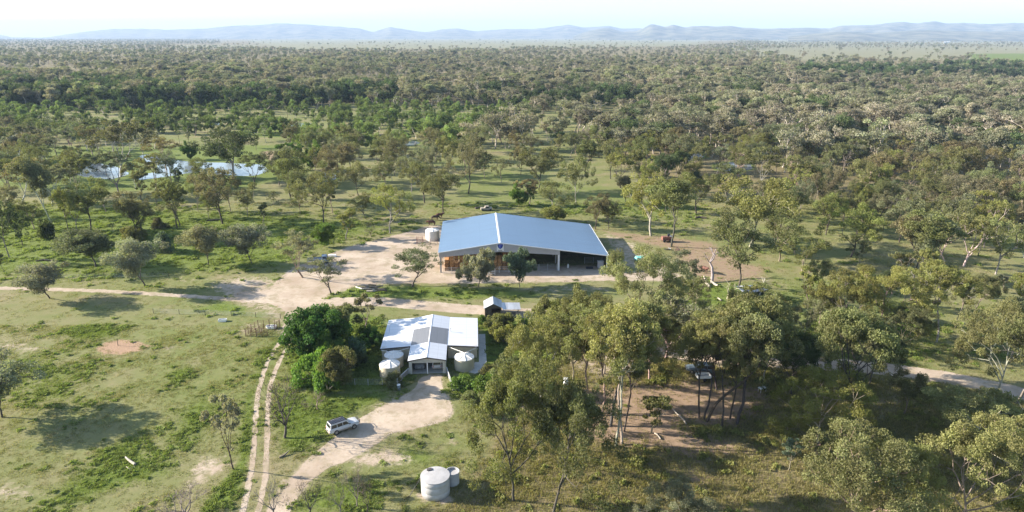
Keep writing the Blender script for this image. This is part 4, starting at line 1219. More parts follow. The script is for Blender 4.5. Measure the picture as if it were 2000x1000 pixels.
# ------------------------------------------------------------------ house
ho = at(799.5, 731)
HY = R(3.2)
house = thing("house", "low cream house with white sheet roof and a gabled double garage", "house", (ho.x, ho.y, 0), HY)
hm_ = Matrix.Translation((ho.x, ho.y, 0)) @ Matrix.Rotation(HY, 4, 'Z')
def HP(x, y, z=0):
    return hm_ @ Vector((x, y, z))
BX, Y0, Y1, YB = 6.45, 0.0, 5.9, 18.3
mb = MB()
mb.slab([(-0.12, -0.55, 2.90), (3.22, -0.55, 3.52), (3.22, 18.75, 3.52), (-0.12, 18.75, 2.90)], 0.07)
mb.slab([(3.22, -0.55, 3.52), (6.57, -0.55, 2.90), (6.57, 18.75, 2.90), (3.22, 18.75, 3.52)], 0.07)
mb.slab([(-5.65, 5.5, 2.5), (-0.123, 5.5, 2.885), (-0.123, 18.75, 2.885), (-5.65, 18.75, 2.5)], 0.07)
mb.slab([(6.573, 5.5, 2.885), (12.25, 5.5, 2.5), (12.25, 18.75, 2.5), (6.573, 18.75, 2.885)], 0.07)
hroof = mb.build("roof", M["house_roof"], house)
MB().prism([(3.1, 3.527), (3.22, 3.565), (3.34, 3.527), (3.22, 3.54)], -0.56, 18.76).build("ridge_cap", M["trim"], hroof)
MB().slab([(-0.1, 5.75, 2.93), (3.1, 5.75, 3.522), (3.1, 12.8, 3.522), (-0.1, 12.8, 2.93)], 0.018).build("skylight_panel", M["grey_panel"], hroof)["label"] = "grey translucent sheeting on the sunny slope"
MB().slab([(3.34, 5.75, 3.522), (6.55, 5.75, 2.93), (6.55, 12.8, 2.93), (3.34, 12.8, 3.522)], 0.018).build("skylight_panel", M["grey_panel"], hroof)["label"] = "grey translucent sheeting on the shaded slope"
for x0, x1, z0, z1 in ((-5.7, -0.13, 2.5, 2.885), (6.58, 12.3, 2.885, 2.5)):
    MB().prism([(x0, z0 - 0.22), (x1, z1 - 0.22), (x1, z1 - 0.01), (x0, z0 - 0.01)], 5.36, 5.497).build("gutter", M["gutter"], hroof)
MB().prism([(-0.15, 2.72), (3.22, 3.34), (6.6, 2.72), (6.6, 2.88), (3.22, 3.5), (-0.15, 2.88)], -0.66, -0.553).build("barge_board", M["gutter"], hroof)
# walls
mb = MB()
mb.box((-2.75, Y1 + 0.1, 1.29), (5.3, 0.2, 2.58)); mb.box((9.3, Y1 + 0.1, 1.29), (5.3, 0.2, 2.58))
mb.box((-5.4, (Y1 + YB) / 2 + 0.1, 1.2), (0.2, YB - Y1 - 0.2, 2.4)); mb.box((11.95, (Y1 + YB) / 2 + 0.1, 1.2), (0.2, YB - Y1 - 0.2, 2.4))
mb.box((3.25, YB + 0.1, 1.2), (17.5, 0.2, 2.4))
mb.build("wall", M["cream"], house)
mb = MB()
mb.box((0.1, 3.0, 1.4), (0.2, 5.75, 2.8)); mb.box((6.35, 3.0, 1.4), (0.2, 5.75, 2.8)); mb.box((3.22, 6.6, 1.4), (6.0, 0.15, 2.8))
mb.build("garage_wall", M["cream"], house)
mb = MB()
mb.prism([(0.0, 2.15), (6.45, 2.15), (6.45, 2.82), (3.22, 3.42), (0.0, 2.82)], 0.0, 0.12)
mb.box((0.27, 0.06, 1.075), (0.54, 0.12, 2.146)); mb.box((6.18, 0.06, 1.075), (0.54, 0.12, 2.146))
mb.build("garage_front", plain("grey_cream_front", (0.50, 0.49, 0.45), 0.6, 0, 0.05, 1), house)
MB().box((3.22, 0.06, 1.075), (0.2, 0.14, 2.146)).build("garage_post", M["trim"], house)
# side windows and a door on the right wall
for y in (8.0, 11.0, 15.0):
    w = MB().box((12.1, y, 1.45), (0.06, 1.4, 1.1)).build("window", M["trim"], house)
    MB().box((12.14, y, 1.45), (0.03, 1.24, 0.94)).build("pane", M["glass"], w)
dr = MB().box((12.1, 13.0, 1.02), (0.07, 0.9, 2.02)).build("door", M["wood"], house)
MB().box((12.16, 12.68, 1.0), (0.05, 0.06, 0.14)).build("handle", M["steel"], dr)
w = MB().box((-3.9, 5.88, 1.6), (1.3, 0.06, 1.0)).build("window", M["trim"], house)
MB().box((-3.9, 5.84, 1.6), (1.16, 0.03, 0.86)).build("pane", M["glass"], w)
# downpipes running from gutters to the tanks
for pts in ([(-5.5, 5.3, 2.3), (-3.2, 3.6, 2.62)], [(-0.4, 5.3, 2.6), (-3.0, 3.6, 2.62)], [(6.9, 5.3, 2.6), (9.6, 2.6, 2.72)], [(12.0, 5.3, 2.3), (10.0, 2.6, 2.72)]):
    MB().tube(pts, 0.055, 6).build("downpipe", M["white"], house)
vp = MB().tube([(6.95, 11.6, 2.8), (6.95, 11.6, 3.55)], 0.07, 8).build("vent_pipe", M["white"], house)
MB().lathe([(0.14, 0), (0.14, 0.12), (0.02, 0.2)], 10, (6.95, 11.6, 3.5)).build("cowl", M["white"], vp)
an = MB().tube([(-4.75, 12.4, 2.5), (-4.75, 12.4, 4.6)], 0.03, 5).build("aerial", M["steel"], house)
mb = MB(); mb.tube([(-5.3, 12.4, 4.5), (-4.2, 12.4, 4.5)], 0.02, 4)
for k in range(5):
    mb.tube([(-5.2 + k * 0.22, 12.05, 4.5), (-5.2 + k * 0.22, 12.75, 4.5)], 0.012, 4)
mb.build("antenna_array", M["steel"], an)
def path_sheet(name, pts, z, th, mat, label):
    mb = MB(); mb.prism([(p.x, p.y) for p in pts], 0.0, z, 'z')
    return tag(mb.build(name, mat), label, "path", kind="structure")
path_sheet("path", [HP(12.35, 16.2), HP(13.7, 16.2), HP(13.75, 4.0), HP(12.35, 4.0)], 0.10, 0.1, M["concrete"], "narrow concrete path along the house's right wall")
path_sheet("pavement", [HP(11.6, 4.0 - 0.004), HP(13.75, 4.0 - 0.004), HP(13.5, 2.4), HP(12.7, 0.2), HP(11.6, -0.5), HP(10.3, 0.4), HP(11.2, 1.5)], 0.07, 0.07, M["concrete"], "rounded concrete apron beside the single tank")
path_sheet("garage_floor", [HP(0.2, 0.15), HP(6.25, 0.15), HP(6.25, 6.5), HP(0.2, 6.5)], 0.05, 0.05, M["concrete"], "concrete floor inside the garage")

# rainwater tanks
def rain_tank(name, label, loc, r, h, mat, group=None, ribs=8):
    t = thing(name, label, "water tank", loc, 0.2, group)
    prof = [(r, 0.0), (r, 0.02)]
    n = 9
    for i in range(n):
        z0 = 0.05 + (h - 0.1) * i / n; z1 = 0.05 + (h - 0.1) * (i + 1) / n
        prof += [(r, z0 + 0.03), (r + 0.025, (z0 + z1) / 2), (r, z1 - 0.03)]
    prof.append((r - 0.03, h))
    MB().lathe(prof, 36).build("body", mat, t, True)
    lid = MB().lathe([(r + 0.03, h - 0.01), (r + 0.03, h + 0.05), (r * 0.55, h + 0.32), (0.28, h + 0.5), (0.26, h + 0.58), (0.02, h + 0.6)], 36).build("lid", M["tank_white"], t)
    mb = MB()
    for k in range(ribs):
        a = 2 * math.pi * k / ribs
        c, s = math.cos(a), math.sin(a)
        mb.tube([(c * (r - 0.02), s * (r - 0.02), h + 0.06), (c * r * 0.55, s * r * 0.55, h + 0.33), (c * 0.3, s * 0.3, h + 0.5)], [0.09, 0.09, 0.06], 5)
    mb.build("ridge", M["white"], lid)
    return t
rain_tank("rain_tank", "cream rainwater tank, rear one of the pair left of the garage", HP(-3.0, 3.6), 1.72, 2.15, M["tank_cream"], "cream rainwater tanks by the house")
rain_tank("rain_tank", "cream rainwater tank, front one of the pair left of the garage", HP(-3.35, -0.05), 1.78, 2.15, M["tank_cream"], "cream rainwater tanks by the house")
rain_tank("rain_tank", "cream rainwater tank standing alone right of the garage", HP(9.7, 1.9), 1.78, 2.2, M["tank_cream"], "cream rainwater tanks by the house")
p = at(845, 468)
rain_tank("rain_tank", "white water tank at the back left corner of the hay shed", (p.x, p.y, 0), 2.0, 2.9, M["tank_white"])
# concrete tank in the foreground and its small companion
p = at(851, 962)
t = thing("concrete_tank", "big round pale concrete water tank on bare sand", "water tank", (p.x, p.y, 0), 0)
TR, TH = 1.86, 2.6
MB().lathe([(TR, -0.05), (TR, 0.86), (TR - 0.012, 0.88), (TR, 0.90), (TR, 1.78), (TR - 0.012, 1.80), (TR, 1.82), (TR, TH)], 56).build("body", M["tank_conc"], t, True).data.polygons.foreach_set("use_smooth", [False] * 0 or [True] * (56 * 7 + 2))
top = MB().lathe([(TR + 0.05, TH), (TR + 0.05, TH + 0.07), (TR * 0.6, TH + 0.13), (0.05, TH + 0.17)], 56).build("lid", M["tank_conc"], t)
mb = MB(); mb.slab([(-1.15, 0.75, TH + 0.24), (-0.45, 0.95, TH + 0.24), (-0.62, 1.5, TH + 0.19), (-1.2, 1.32, TH + 0.19)], 0.06); mb.build("hatch", M["gutter"], top)
MB().tube([(-1.75, 0.6, TH - 0.1), (-2.2, 0.3, 1.5), (-3.3, -0.9, 0.15), (-3.9, -1.5, 0.03)], 0.05, 6).build("hose", M["black"], t)
p = at(884, 943)
t = thing("small_tank", "small open-topped pale tank tucked against the big concrete one", "water tank", (p.x, p.y, 0), 0)
r_, h_ = 0.92, 1.75
MB().lathe([(r_, -0.05), (r_, h_), (r_ + 0.04, h_ + 0.02), (r_ + 0.04, h_ + 0.1), (r_ - 0.05, h_ + 0.1), (r_ - 0.07, h_ - 0.18)], 40).build("body", M["tank_conc"], t)
MB().box((-0.62, -0.45, h_ + 0.22), (0.28, 0.2, 0.24)).build("float_valve", M["rust"], t)

# ------------------------------------------------------------------ small iron shed by the garden
ko = at(946, 622)
ks = thing("iron_shed", "small dark timber shed with shiny iron gable roof and side awning", "shed", (ko.x, ko.y, 0), HY)
mb = MB(); mb.slab([(-0.1, 0.1, 2.2), (1.95, 0.1, 3.25), (1.95, 4.6, 3.25), (-0.1, 4.6, 2.2)], 0.05); mb.slab([(1.95, 0.1, 3.25), (3.85, 0.1, 2.25), (3.85, 4.6, 2.25), (1.95, 4.6, 3.25)], 0.05)
mb.build("roof", M["old_iron"], ks)
mb = MB(); mb.slab([(3.87, -0.5, 2.15), (7.7, -0.5, 2.1), (7.7, 3.3, 2.15), (3.87, 3.3, 2.25)], 0.05); mb.build("awning", M["old_iron"], ks)
mb = MB()
mb.box((0.2, 2.4, 1.05), (0.1, 4.0, 2.1)); mb.box((3.5, 2.4, 1.05), (0.1, 4.0, 2.1)); mb.box((1.85, 4.45, 1.05), (3.2, 0.1, 2.1)); mb.box((0.9, 0.45, 1.05), (1.3, 0.1, 2.1))
mb.prism([(0.2, 2.1), (3.5, 2.1), (1.9, 3.05)], 0.35, 0.45)
mb.build("wall", M["darkwood"], ks)
for x, y in ((7.3, -0.3), (7.3, 3.0), (4.1, -0.3), (0.15, 0.3), (3.6, 0.3)):
    MB().tube([(x, y, -0.1), (x, y, 2.1)], 0.08, 6).build("post", M["wood"], ks)
tb = thing("bench", "weathered timber bench under the iron shed's awning", "bench", HY and (Matrix.Translation((ko.x, ko.y, 0)) @ Matrix.Rotation(HY, 4, 'Z') @ Vector((5.6, 0.9, 0))), HY)
MB().box((0, 0, 0.72), (2.2, 0.8, 0.06)).build("top", M["wood"], tb)
for sx in (-0.95, 0.95):
    for sy in (-0.3, 0.3):
        MB().box((sx, sy, 0.345), (0.09, 0.09, 0.69)).build("leg", M["wood"], tb)

# ------------------------------------------------------------------ vehicles
def loft8(mb, lo, hi):
    """frustum between two rectangles given as (x0,x1,y,z)"""
    x0, x1, y, z = lo; a0, a1, b, c = hi
    vs = [(x0, -y, z), (x1, -y, z), (x1, y, z), (x0, y, z), (a0, -b, c), (a1, -b, c), (a1, b, c), (a0, b, c)]
    mb.add(vs, [(0, 3, 2, 1), (4, 5, 6, 7), (0, 1, 5, 4), (1, 2, 6, 5), (2, 3, 7, 6), (3, 0, 4, 7)])
def wagon(name, label, loc, rz, rack=True, paint="car"):
    t = thing(name, label, "car", loc, rz)
    mb = MB()
    # body shell with a rounded nose and a slightly raked tail
    sec = [(-2.36, 0.50, 0.74, 0.98), (-2.40, 0.84, 0.50, 1.06), (-2.30, 0.90, 0.47, 1.10), (-1.0, 0.93, 0.45, 1.10), (0.85, 0.93, 0.45, 1.10), (1.10, 0.92, 0.45, 1.11), (1.9, 0.88, 0.47, 1.04), (2.22, 0.82, 0.52, 0.97), (2.32, 0.70, 0.60, 0.88)]
    ring = []
    for x, w, z0, z1 in sec:
        ring.append([(x, -w, z0), (x, -w, z1 - 0.10), (x, -w + 0.10, z1), (x, w - 0.10, z1), (x, w, z1 - 0.10), (x, w, z0)])
    vs = [p for r in ring for p in r]; n = 6
    fs = [(i * n + k, i * n + (k + 1) % n, (i + 1) * n + (k + 1) % n, (i + 1) * n + k) for i in range(len(ring) - 1) for k in range(n)]
    fs += [tuple(range(n - 1, -1, -1)), tuple((len(ring) - 1) * n + k for k in range(n))]
    mb.add(vs, fs)
    body = mb.build("body", M[paint], t, bevel=0.03)
    mb = MB(); loft8(mb, (-2.32, 0.98, 0.84, 1.09), (-2.16, 0.28, 0.70, 1.80)); mb.build("cabin", M[paint], t, bevel=0.05)
    # glass, a sheet just proud of the cabin
    def side_y(z):
        return 0.84 + (0.70 - 0.84) * (z - 1.09) / 0.71
    for s in (-1, 1):
        for x0, x1, xt0, xt1 in ((-2.12, -1.25, -2.02, -1.25), (-1.17, -0.36, -1.17, -0.36), (-0.28, 0.72, -0.28, 0.28)):
            q = [(x0, s * (side_y(1.16) + 0.008), 1.16), (x1, s * (side_y(1.16) + 0.008), 1.16), (xt1, s * (side_y(1.66) + 0.008), 1.66), (xt0, s * (side_y(1.66) + 0.008), 1.66)]
            w_ = [(a, b - s * 0.03, c) for a, b, c in q]
            MB().add(q + w_, [(0, 1, 2, 3), (7, 6, 5, 4), (0, 4, 5, 1), (1, 5, 6, 2), (2, 6, 7, 3), (3, 7, 4, 0)]).build("side_window", M["glass"], t)
    def wind(name, xb, xt, zb, zt, wb, wt, off):
        q = [(xb + off, -wb, zb), (xb + off, wb, zb), (xt + off, wt, zt), (xt + off, -wt, zt)]
        w_ = [(a - off * 3, b, c) for a, b, c in q]
        MB().add(q + w_, [(0, 1, 2, 3), (7, 6, 5, 4), (0, 4, 5, 1), (1, 5, 6, 2), (2, 6, 7, 3), (3, 7, 4, 0)]).build(name, M["glass"], t)
    wind("windscreen", 0.93, 0.38, 1.14, 1.70, 0.76, 0.66, 0.015)
    wind("rear_window", -2.30, -2.19, 1.17, 1.66, 0.70, 0.62, -0.015)
    for s in (-1, 1):
        MB().box((-0.1, s * 0.935, 0.56), (2.0, 0.03, 0.2)).build("sill", M["car_low"], t)
        for x in (-1.42, 1.38):
            wh = MB().lathe([(0.18, -0.14), (0.37, -0.14), (0.40, -0.09), (0.40, 0.09), (0.37, 0.14), (0.18, 0.14)], 20)
            wh.v = [(a, c, b) for a, b, c in wh.v]
            wh.v = [(a + x, b + s * 0.84, c + 0.40) for a, b, c in wh.v]
            wo = wh.build("wheel", M["black"], t)
            ri = MB().lathe([(0.03, -0.02), (0.20, -0.02), (0.23, 0.02), (0.05, 0.035)], 14)
            ri.v = [(a + x, s * c + s * (0.84 + 0.135), b + 0.40) for a, b, c in ri.v]
            ri.build("rim", M["rim"], wo)
        MB().box((-2.385, s * 0.70, 0.92), (0.06, 0.16, 0.26)).build("tail_lamp", M["red_lamp"], t)
        MB().box((2.285, s * 0.60, 0.80), (0.06, 0.26, 0.15)).build("headlamp", M["lamp"], t)
        MB().box((0.72, s * 1.02, 1.2), (0.14, 0.16, 0.14)).build("mirror", M["gutter"], t)
    MB().box((-2.46, 0, 0.56), (0.14, 1.72, 0.2)).build("bumper", M["car_low"], t, bevel=0.03)
    mb = MB()
    for z in (0.6, 0.85, 1.05):
        mb.tube([(2.35, -0.78, z), (2.5, -0.6, z), (2.5, 0.6, z), (2.35, 0.78, z)], 0.035, 6)
    for y in (-0.45, 0.45):
        mb.tube([(2.5, y, 0.5), (2.5, y, 1.08)], 0.04, 6)
    mb.build("bull_bar", M["rack"], t)
    if rack:
        mb = MB()
        for s in (-1, 1):
            mb.tube([(-2.05, s * 0.66, 1.92), (0.2, s * 0.66, 1.92)], 0.035, 5)
            for x in (-2.0, -1.3, -0.6, 0.1):
                mb.tube([(x, s * 0.66, 1.79), (x, s * 0.66, 1.92)], 0.025, 5)
        for k in range(13):
            x = -2.05 + k * 0.1875
            mb.box((x, 0, 1.87), (0.10, 1.30, 0.03))
        mb.build("roof_rack", M["rack"], t)
    return t
ch = R(36)
wagon("parked_car", "white four-wheel-drive wagon with black roof rack parked on the driveway", (-25.2 - 0.80 * math.sin(ch), 90.15 + 0.80 * math.cos(ch), 0.012), ch)
wagon("parked_car", "white car nosed outward in the garage's left bay", HP(1.75, 3.2, 0.05), HY - R(90), False)
wagon("parked_car", "pale wagon parked tail outward in the garage's right bay", HP(4.85, 3.3, 0.05), HY + R(90), False)
p = at(1366, 727)
wagon("parked_car", "blue-grey car parked in deep shade behind the copse trunks", (p.x, p.y, 0), R(170), False, "shade_car")
# tray truck standing in the yard
p = at(622, 514)
t = thing("tray_truck", "blue-grey tray truck behind the silver tree in the sandy yard", "truck", (p.x, p.y, 0), R(14))
mb = MB(); loft8(mb, (0.9, 3.0, 1.0, 0.55), (0.9, 2.95, 0.98, 1.25)); loft8(mb, (0.95, 2.6, 0.97, 1.25), (1.0, 2.2, 0.86, 2.1)); mb.build("cab", M["mauve"], t, bevel=0.05)
MB().box((2.46, 0, 1.68), (0.06, 1.6, 0.6), tilt=(R(-26), 'Y')).build("windscreen", M["glass"], t)
for s in (-1, 1):
    MB().box((1.65, s * 0.93, 1.66), (0.9, 0.05, 0.5)).build("side_window", M["glass"], t)
MB().box((-0.95, 0, 0.98), (3.6, 2.1, 0.12)).build("tray", M["steel"], t)
mb = MB()
mb.box((-0.95, 1.02, 1.22), (3.6, 0.05, 0.34)); mb.box((-0.95, -1.02, 1.22), (3.6, 0.05, 0.34)); mb.box((-2.73, 0, 1.22), (0.05, 1.98, 0.34)); mb.build("tray_side", M["mauve"], t)
for x in (-1.4, 2.1):
    for s in (-1, 1):
        wh = MB().lathe([(0.18, -0.14), (0.40, -0.14), (0.43, 0), (0.40, 0.14), (0.18, 0.14)], 16)
        wh.v = [(a + x, c + s * 0.88, b + 0.43) for a, b, c in wh.v]
        wh.build("wheel", M["black"], t)
p = at(649, 501)
o = MB().prism([(-1.1, 0), (1.1, 0), (1.0, 0.55), (-1.0, 0.55)], -0.5, 0.5).build("bath_trough", M["white"]); o.location = (p.x, p.y, 0)
tag(o, "white trough on the sand just behind the tray truck", "trough")

# ------------------------------------------------------------------ rusty pen, posts, fences
p = at(480, 657)
pen = thing("stock_pen", "rusty steel rail pen beside the two-rut track", "stock pen", (p.x, p.y, 0), R(2))
def panel(parent, a, b, h=1.75, nr=6, mat="rust"):
    a, b = Vector((*a, 0)), Vector((*b, 0))
    mb = MB()
    for q in (a, (a + b) / 2, b):
        mb.tube([q + Vector((0, 0, -0.03)), q + Vector((0, 0, h))], 0.045, 5)
    for k in range(nr):
        z = h * (k + 0.6) / nr
        mb.tube([a + Vector((0, 0, z)), b + Vector((0, 0, z))], 0.026, 5)
    return mb.build("panel", M[mat], parent)
for a, b in (((0, 0), (2.1, 0)), ((2.15, 0), (4.3, 0.1)), ((0, 0.1), (0.5, 2.0)), ((0.5, 2.1), (1.2, 4.1)), ((1.2, 4.2), (3.4, 4.3)), ((3.45, 4.3), (5.6, 4.3)), ((5.5, 4.2), (5.1, 2.2)), ((2.1, 0.1), (3.0, 2.1))):
    panel(pen, a, b)
p = at(526, 641)
o = MB().lathe([(0.3, 0), (0.62, 0.08), (0.66, 0.55), (0.6, 0.55), (0.55, 0.2), (0.05, 0.16)], 18).build("feed_tub", M["white"]); o.location = (p.x, p.y, 0); tag(o, "white feed tub in the far corner of the rusty pen", "tub", "white tubs in the pen")
o = o.copy(); COL.objects.link(o); p = at(534, 641); o.location = (p.x, p.y, 0); tag(o, "white feed tub at the rusty pen's track-side end", "tub")
p = at(435, 627.5)
t = thing("water_trough", "short white trough alone on the dry paddock", "trough", (p.x, p.y, 0), R(8))
mb = MB(); mb.prism([(-0.75, 0), (0.75, 0), (0.85, 0.5), (-0.85, 0.5)], -0.4, -0.34); mb.prism([(-0.75, 0), (0.75, 0), (0.85, 0.5), (-0.85, 0.5)], 0.34, 0.4)
mb.box((0, 0, 0.06), (1.5, 0.67, 0.1)); mb.box((-0.78, 0, 0.3), (0.08, 0.67, 0.38)); mb.box((0.78, 0, 0.3), (0.08, 0.67, 0.38)); mb.build("basin", M["white"], t)
MB().box((0, 0, 0.36), (1.45, 0.66, 0.02)).build("water", M["water"], t)
p = at(230.5, 675)
o = MB().tube([(0, 0, -0.1), (0.03, 0.02, 1.45)], 0.06, 6).build("post", M["darkwood"]); o.location = (p.x, p.y, 0); o.name = "timber_stake"; tag(o, "lone dark timber stake in the circle of orange earth", "stake")
def wire_fence(label, pts, h=1.15, every=3.2, mat="darkwood", wires=4, pr=0.055, name="wire_fence"):
    a = Vector(pts[0])
    t = thing(name, label, "fence", a)
    for i in range(len(pts) - 1):
        p, q = Vector(pts[i]) - a, Vector(pts[i + 1]) - a
        n = max(1, round((q - p).length / every))
        for k in range(n + (1 if i == len(pts) - 2 else 0)):
            c = p.lerp(q, k / n)
            MB().tube([c + Vector((0, 0, -0.05)), c + Vector((0, 0, h))], pr, 5).build("post", M[mat], t)
        mb = MB()
        for k in range(wires):
            z = h * (k + 0.8) / wires
            mb.tube([p + Vector((0, 0, z)), q + Vector((0, 0, z))], 0.012, 3)
        mb.build("wire", M["steel"], t)
    return t
wire_fence("dark post and wire fence along the back of the house garden", [HP(-7.0, 21.2), HP(2, 21.6), HP(13.2, 22.0)], 1.2, 2.0)
wire_fence("thin wire fence on the paddock behind the rusty pen", [at(300, 612), at(452, 617), at(548, 622)], 1.1, 6)
wire_fence("wire mesh garden fence on the left front corner", [HP(-1.85, -3.8), HP(-6.7, -3.6), HP(-13.5, -3.0), HP(-17.5, -1.0)], 1.2, 2.5, "steel", 6)
wire_fence("wire mesh garden fence running right from the driveway", [HP(7.85, -6.3), HP(10.4, -7.1), HP(13.5, -7.0), HP(20.0, -5.0)], 1.2, 2.5, "steel", 6)
wire_fence("faint wire fence across the far pasture", [at(120, 544), at(250, 542), at(330, 541)], 1.1, 7)
def picket(label, a, b, h=1.1):
    a, b = Vector(a), Vector(b)
    t = thing("picket_fence", label, "fence", a, math.atan2(b.y - a.y, b.x - a.x))
    L = (b - a).length
    n = int(L / 0.16)
    mb = MB()
    for k in range(n):
        mb.box((0.08 + k * 0.16, 0, h / 2), (0.10, 0.025, h))
    mb.build("palings", M["fascia"], t)
    MB().box((L / 2, 0.03, h + 0.02), (L, 0.09, 0.05)).build("top_rail", M["trim"], t)
    for x in (0, L):
        MB().box((x, 0.06, h / 2), (0.1, 0.1, h + 0.1)).build("post", M["trim"], t)
picket("pale paling fence on the right side of the garage driveway", HP(6.55, 0.15), HP(7.8, -6.2))
picket("pale paling fence on the left side of the garage driveway", HP(-0.15, 0.15), HP(-1.75, -3.7))
p = HP(-1.3, -5.4)
t = thing("drum", "pale blue-topped drum beside the left garden fence", "drum", p)
MB().lathe([(0.3, 0), (0.3, 0.28), (0.315, 0.30), (0.3, 0.32), (0.3, 0.58), (0.315, 0.6), (0.3, 0.62), (0.3, 0.9)], 20).build("body", M["mauve"], t, True)
MB().lathe([(0.32, 0.9), (0.32, 0.94), (0.03, 0.96)], 20).build("lid", M["white"], t)
# clothes line
p = at(990, 672)
t = thing("clothes_line", "clothes line post with a cross arm at the garden's edge", "clothes line", (p.x, p.y, 0), R(-40))
MB().tube([(0, 0, 0), (0, 0, 1.9)], 0.05, 6).build("post", M["steel"], t); MB().tube([(4.0, 0, 0), (4.0, 0, 1.9)], 0.05, 6).build("post", M["steel"], t)
MB().tube([(0, 0, 1.85), (2, 0, 1.78), (4, 0, 1.85)], 0.012, 4).build("line", M["steel"], t)
for k, (x, w, h, lb) in enumerate(((0.9, 0.8, 1.0, "short white towel pegged nearest the house on the clothes line"), (1.9, 0.9, 1.35, "long white sheet pegged in the middle of the clothes line"), (2.95, 0.8, 0.8, "small white cloth pegged last on the clothes line"))):
    n = 9
    vs, fs = [], []
    for i in range(n):
        xx = -w / 2 + w * i / (n - 1); yy = 0.05 * math.sin(i * 1.3)
        vs += [(xx, yy - 0.006, 0), (xx, yy * 1.6 - 0.006, -h), (xx, yy + 0.006, 0), (xx, yy * 1.6 + 0.006, -h)]
    for i in range(n - 1):
        a = i * 4; b = a + 4
        fs += [(a, a + 1, b + 1, b), (a + 2, b + 2, b + 3, a + 3), (a, b, b + 2, a + 2), (a + 1, a + 3, b + 3, b + 1)]
    o = MB().add(vs, fs).build("washing", M["cloth"])
    o.matrix_world = Matrix.Translation((p.x, p.y, 0)) @ Matrix.Rotation(R(-40), 4, 'Z') @ Matrix.Translation((x, 0, 1.79))
    tag(o, lb, "washing", "washing on the line")

# ------------------------------------------------------------------ old timber shed to the right
p = at(1470, 594)
os_ = thing("timber_shed", "old dark open shed with pale iron roof under bleached trees", "shed", (p.x, p.y, 0), R(3))
mb = MB(); mb.slab([(-2.5, 3.6, 2.75), (1.2, 3.9, 2.9), (4.9, 3.2, 2.25), (-1.8, 0.2, 2.35)], 0.05); mb.build("roof", M["old_iron"], os_)
MB().slab([(-2.7, 3.75, 2.95), (1.2, 4.1, 3.02), (1.2, 3.6, 2.99), (-2.5, 3.3, 2.88)], 0.05).build("ridge_sheet", M["white"], os_)
MB().tube([(1.2, 4.0, 3.0), (5.0, 3.2, 2.32)], 0.08, 5).build("barge_board", M["white"], os_)
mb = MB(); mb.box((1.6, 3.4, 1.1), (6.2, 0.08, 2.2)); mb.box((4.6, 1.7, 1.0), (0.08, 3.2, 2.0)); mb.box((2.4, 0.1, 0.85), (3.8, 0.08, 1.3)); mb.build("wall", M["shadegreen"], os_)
MB().box((2.6, 0.0, 0.12), (4.4, 0.1, 0.14)).build("sill_beam", M["palewood"], os_)
for x, y in ((-1.7, 0.3), (4.6, 0.0), (-2.3, 3.4)):
    MB().tube([(x, y, -0.1), (x, y, 2.3)], 0.07, 5).build("post", M["palewood"], os_)
p = at(1478, 596)
t = thing("old_fridge", "upright white cabinet standing in front of the old timber shed", "cabinet", (p.x, p.y, 0), R(-6))
MB().box((0, 0, 0.88), (0.95, 0.7, 1.66)).build("body", M["white"], t, bevel=0.04)
MB().box((0, -0.38, 0.88), (0.9, 0.05, 1.6)).build("door", M["trim"], t)
MB().box((0.34, -0.42, 1.0), (0.05, 0.05, 0.4)).build("handle", M["gutter"], t)
p = at(1488, 765)
t = thing("small_table", "small white table standing in the shade by the bright forked gum", "table", (p.x, p.y, 0), 0.4)
MB().box((0, 0, 0.75), (1.3, 0.8, 0.06)).build("top", M["white"], t)
for sx in (-0.55, 0.55):
    for sy in (-0.3, 0.3):
        MB().tube([(sx, sy, 0), (sx, sy, 0.72)], 0.035, 5).build("leg", M["white"], t)
p = at(1105, 752)
t = thing("white_drum", "white drum half hidden under the copse's near gums", "drum", (p.x, p.y, 0), 0)
MB().lathe([(0.45, 0), (0.46, 0.5), (0.48, 0.52), (0.46, 0.54), (0.45, 1.2)], 20).build("body", M["white"], t, True)
MB().lathe([(0.47, 1.2), (0.47, 1.26), (0.05, 1.3)], 20).build("lid", M["trim"], t)
p = at(1373, 742)
t = thing("box_trailer", "white-edged box trailer beside the shaded blue-grey car", "trailer", (p.x, p.y, 0), R(5))
MB().box((0, 0, 0.62), (2.4, 1.4, 0.1)).build("floor", M["steel"], t)
mb = MB(); mb.box((0, 0.7, 0.85), (2.4, 0.05, 0.42)); mb.box((0, -0.7, 0.85), (2.4, 0.05, 0.42)); mb.box((1.2, 0, 0.85), (0.05, 1.35, 0.42)); mb.box((-1.2, 0, 0.85), (0.05, 1.35, 0.42)); mb.build("side", M["white"], t)
for s in (-1, 1):
    wh = MB().lathe([(0.12, -0.1), (0.3, -0.1), (0.32, 0), (0.3, 0.1), (0.12, 0.1)], 14); wh.v = [(a, c + s * 0.85, b + 0.32) for a, b, c in wh.v]; wh.build("wheel", M["black"], t)
MB().tube([(1.2, 0, 0.55), (2.3, 0, 0.5)], 0.05, 5).build("drawbar", M["steel"], t)

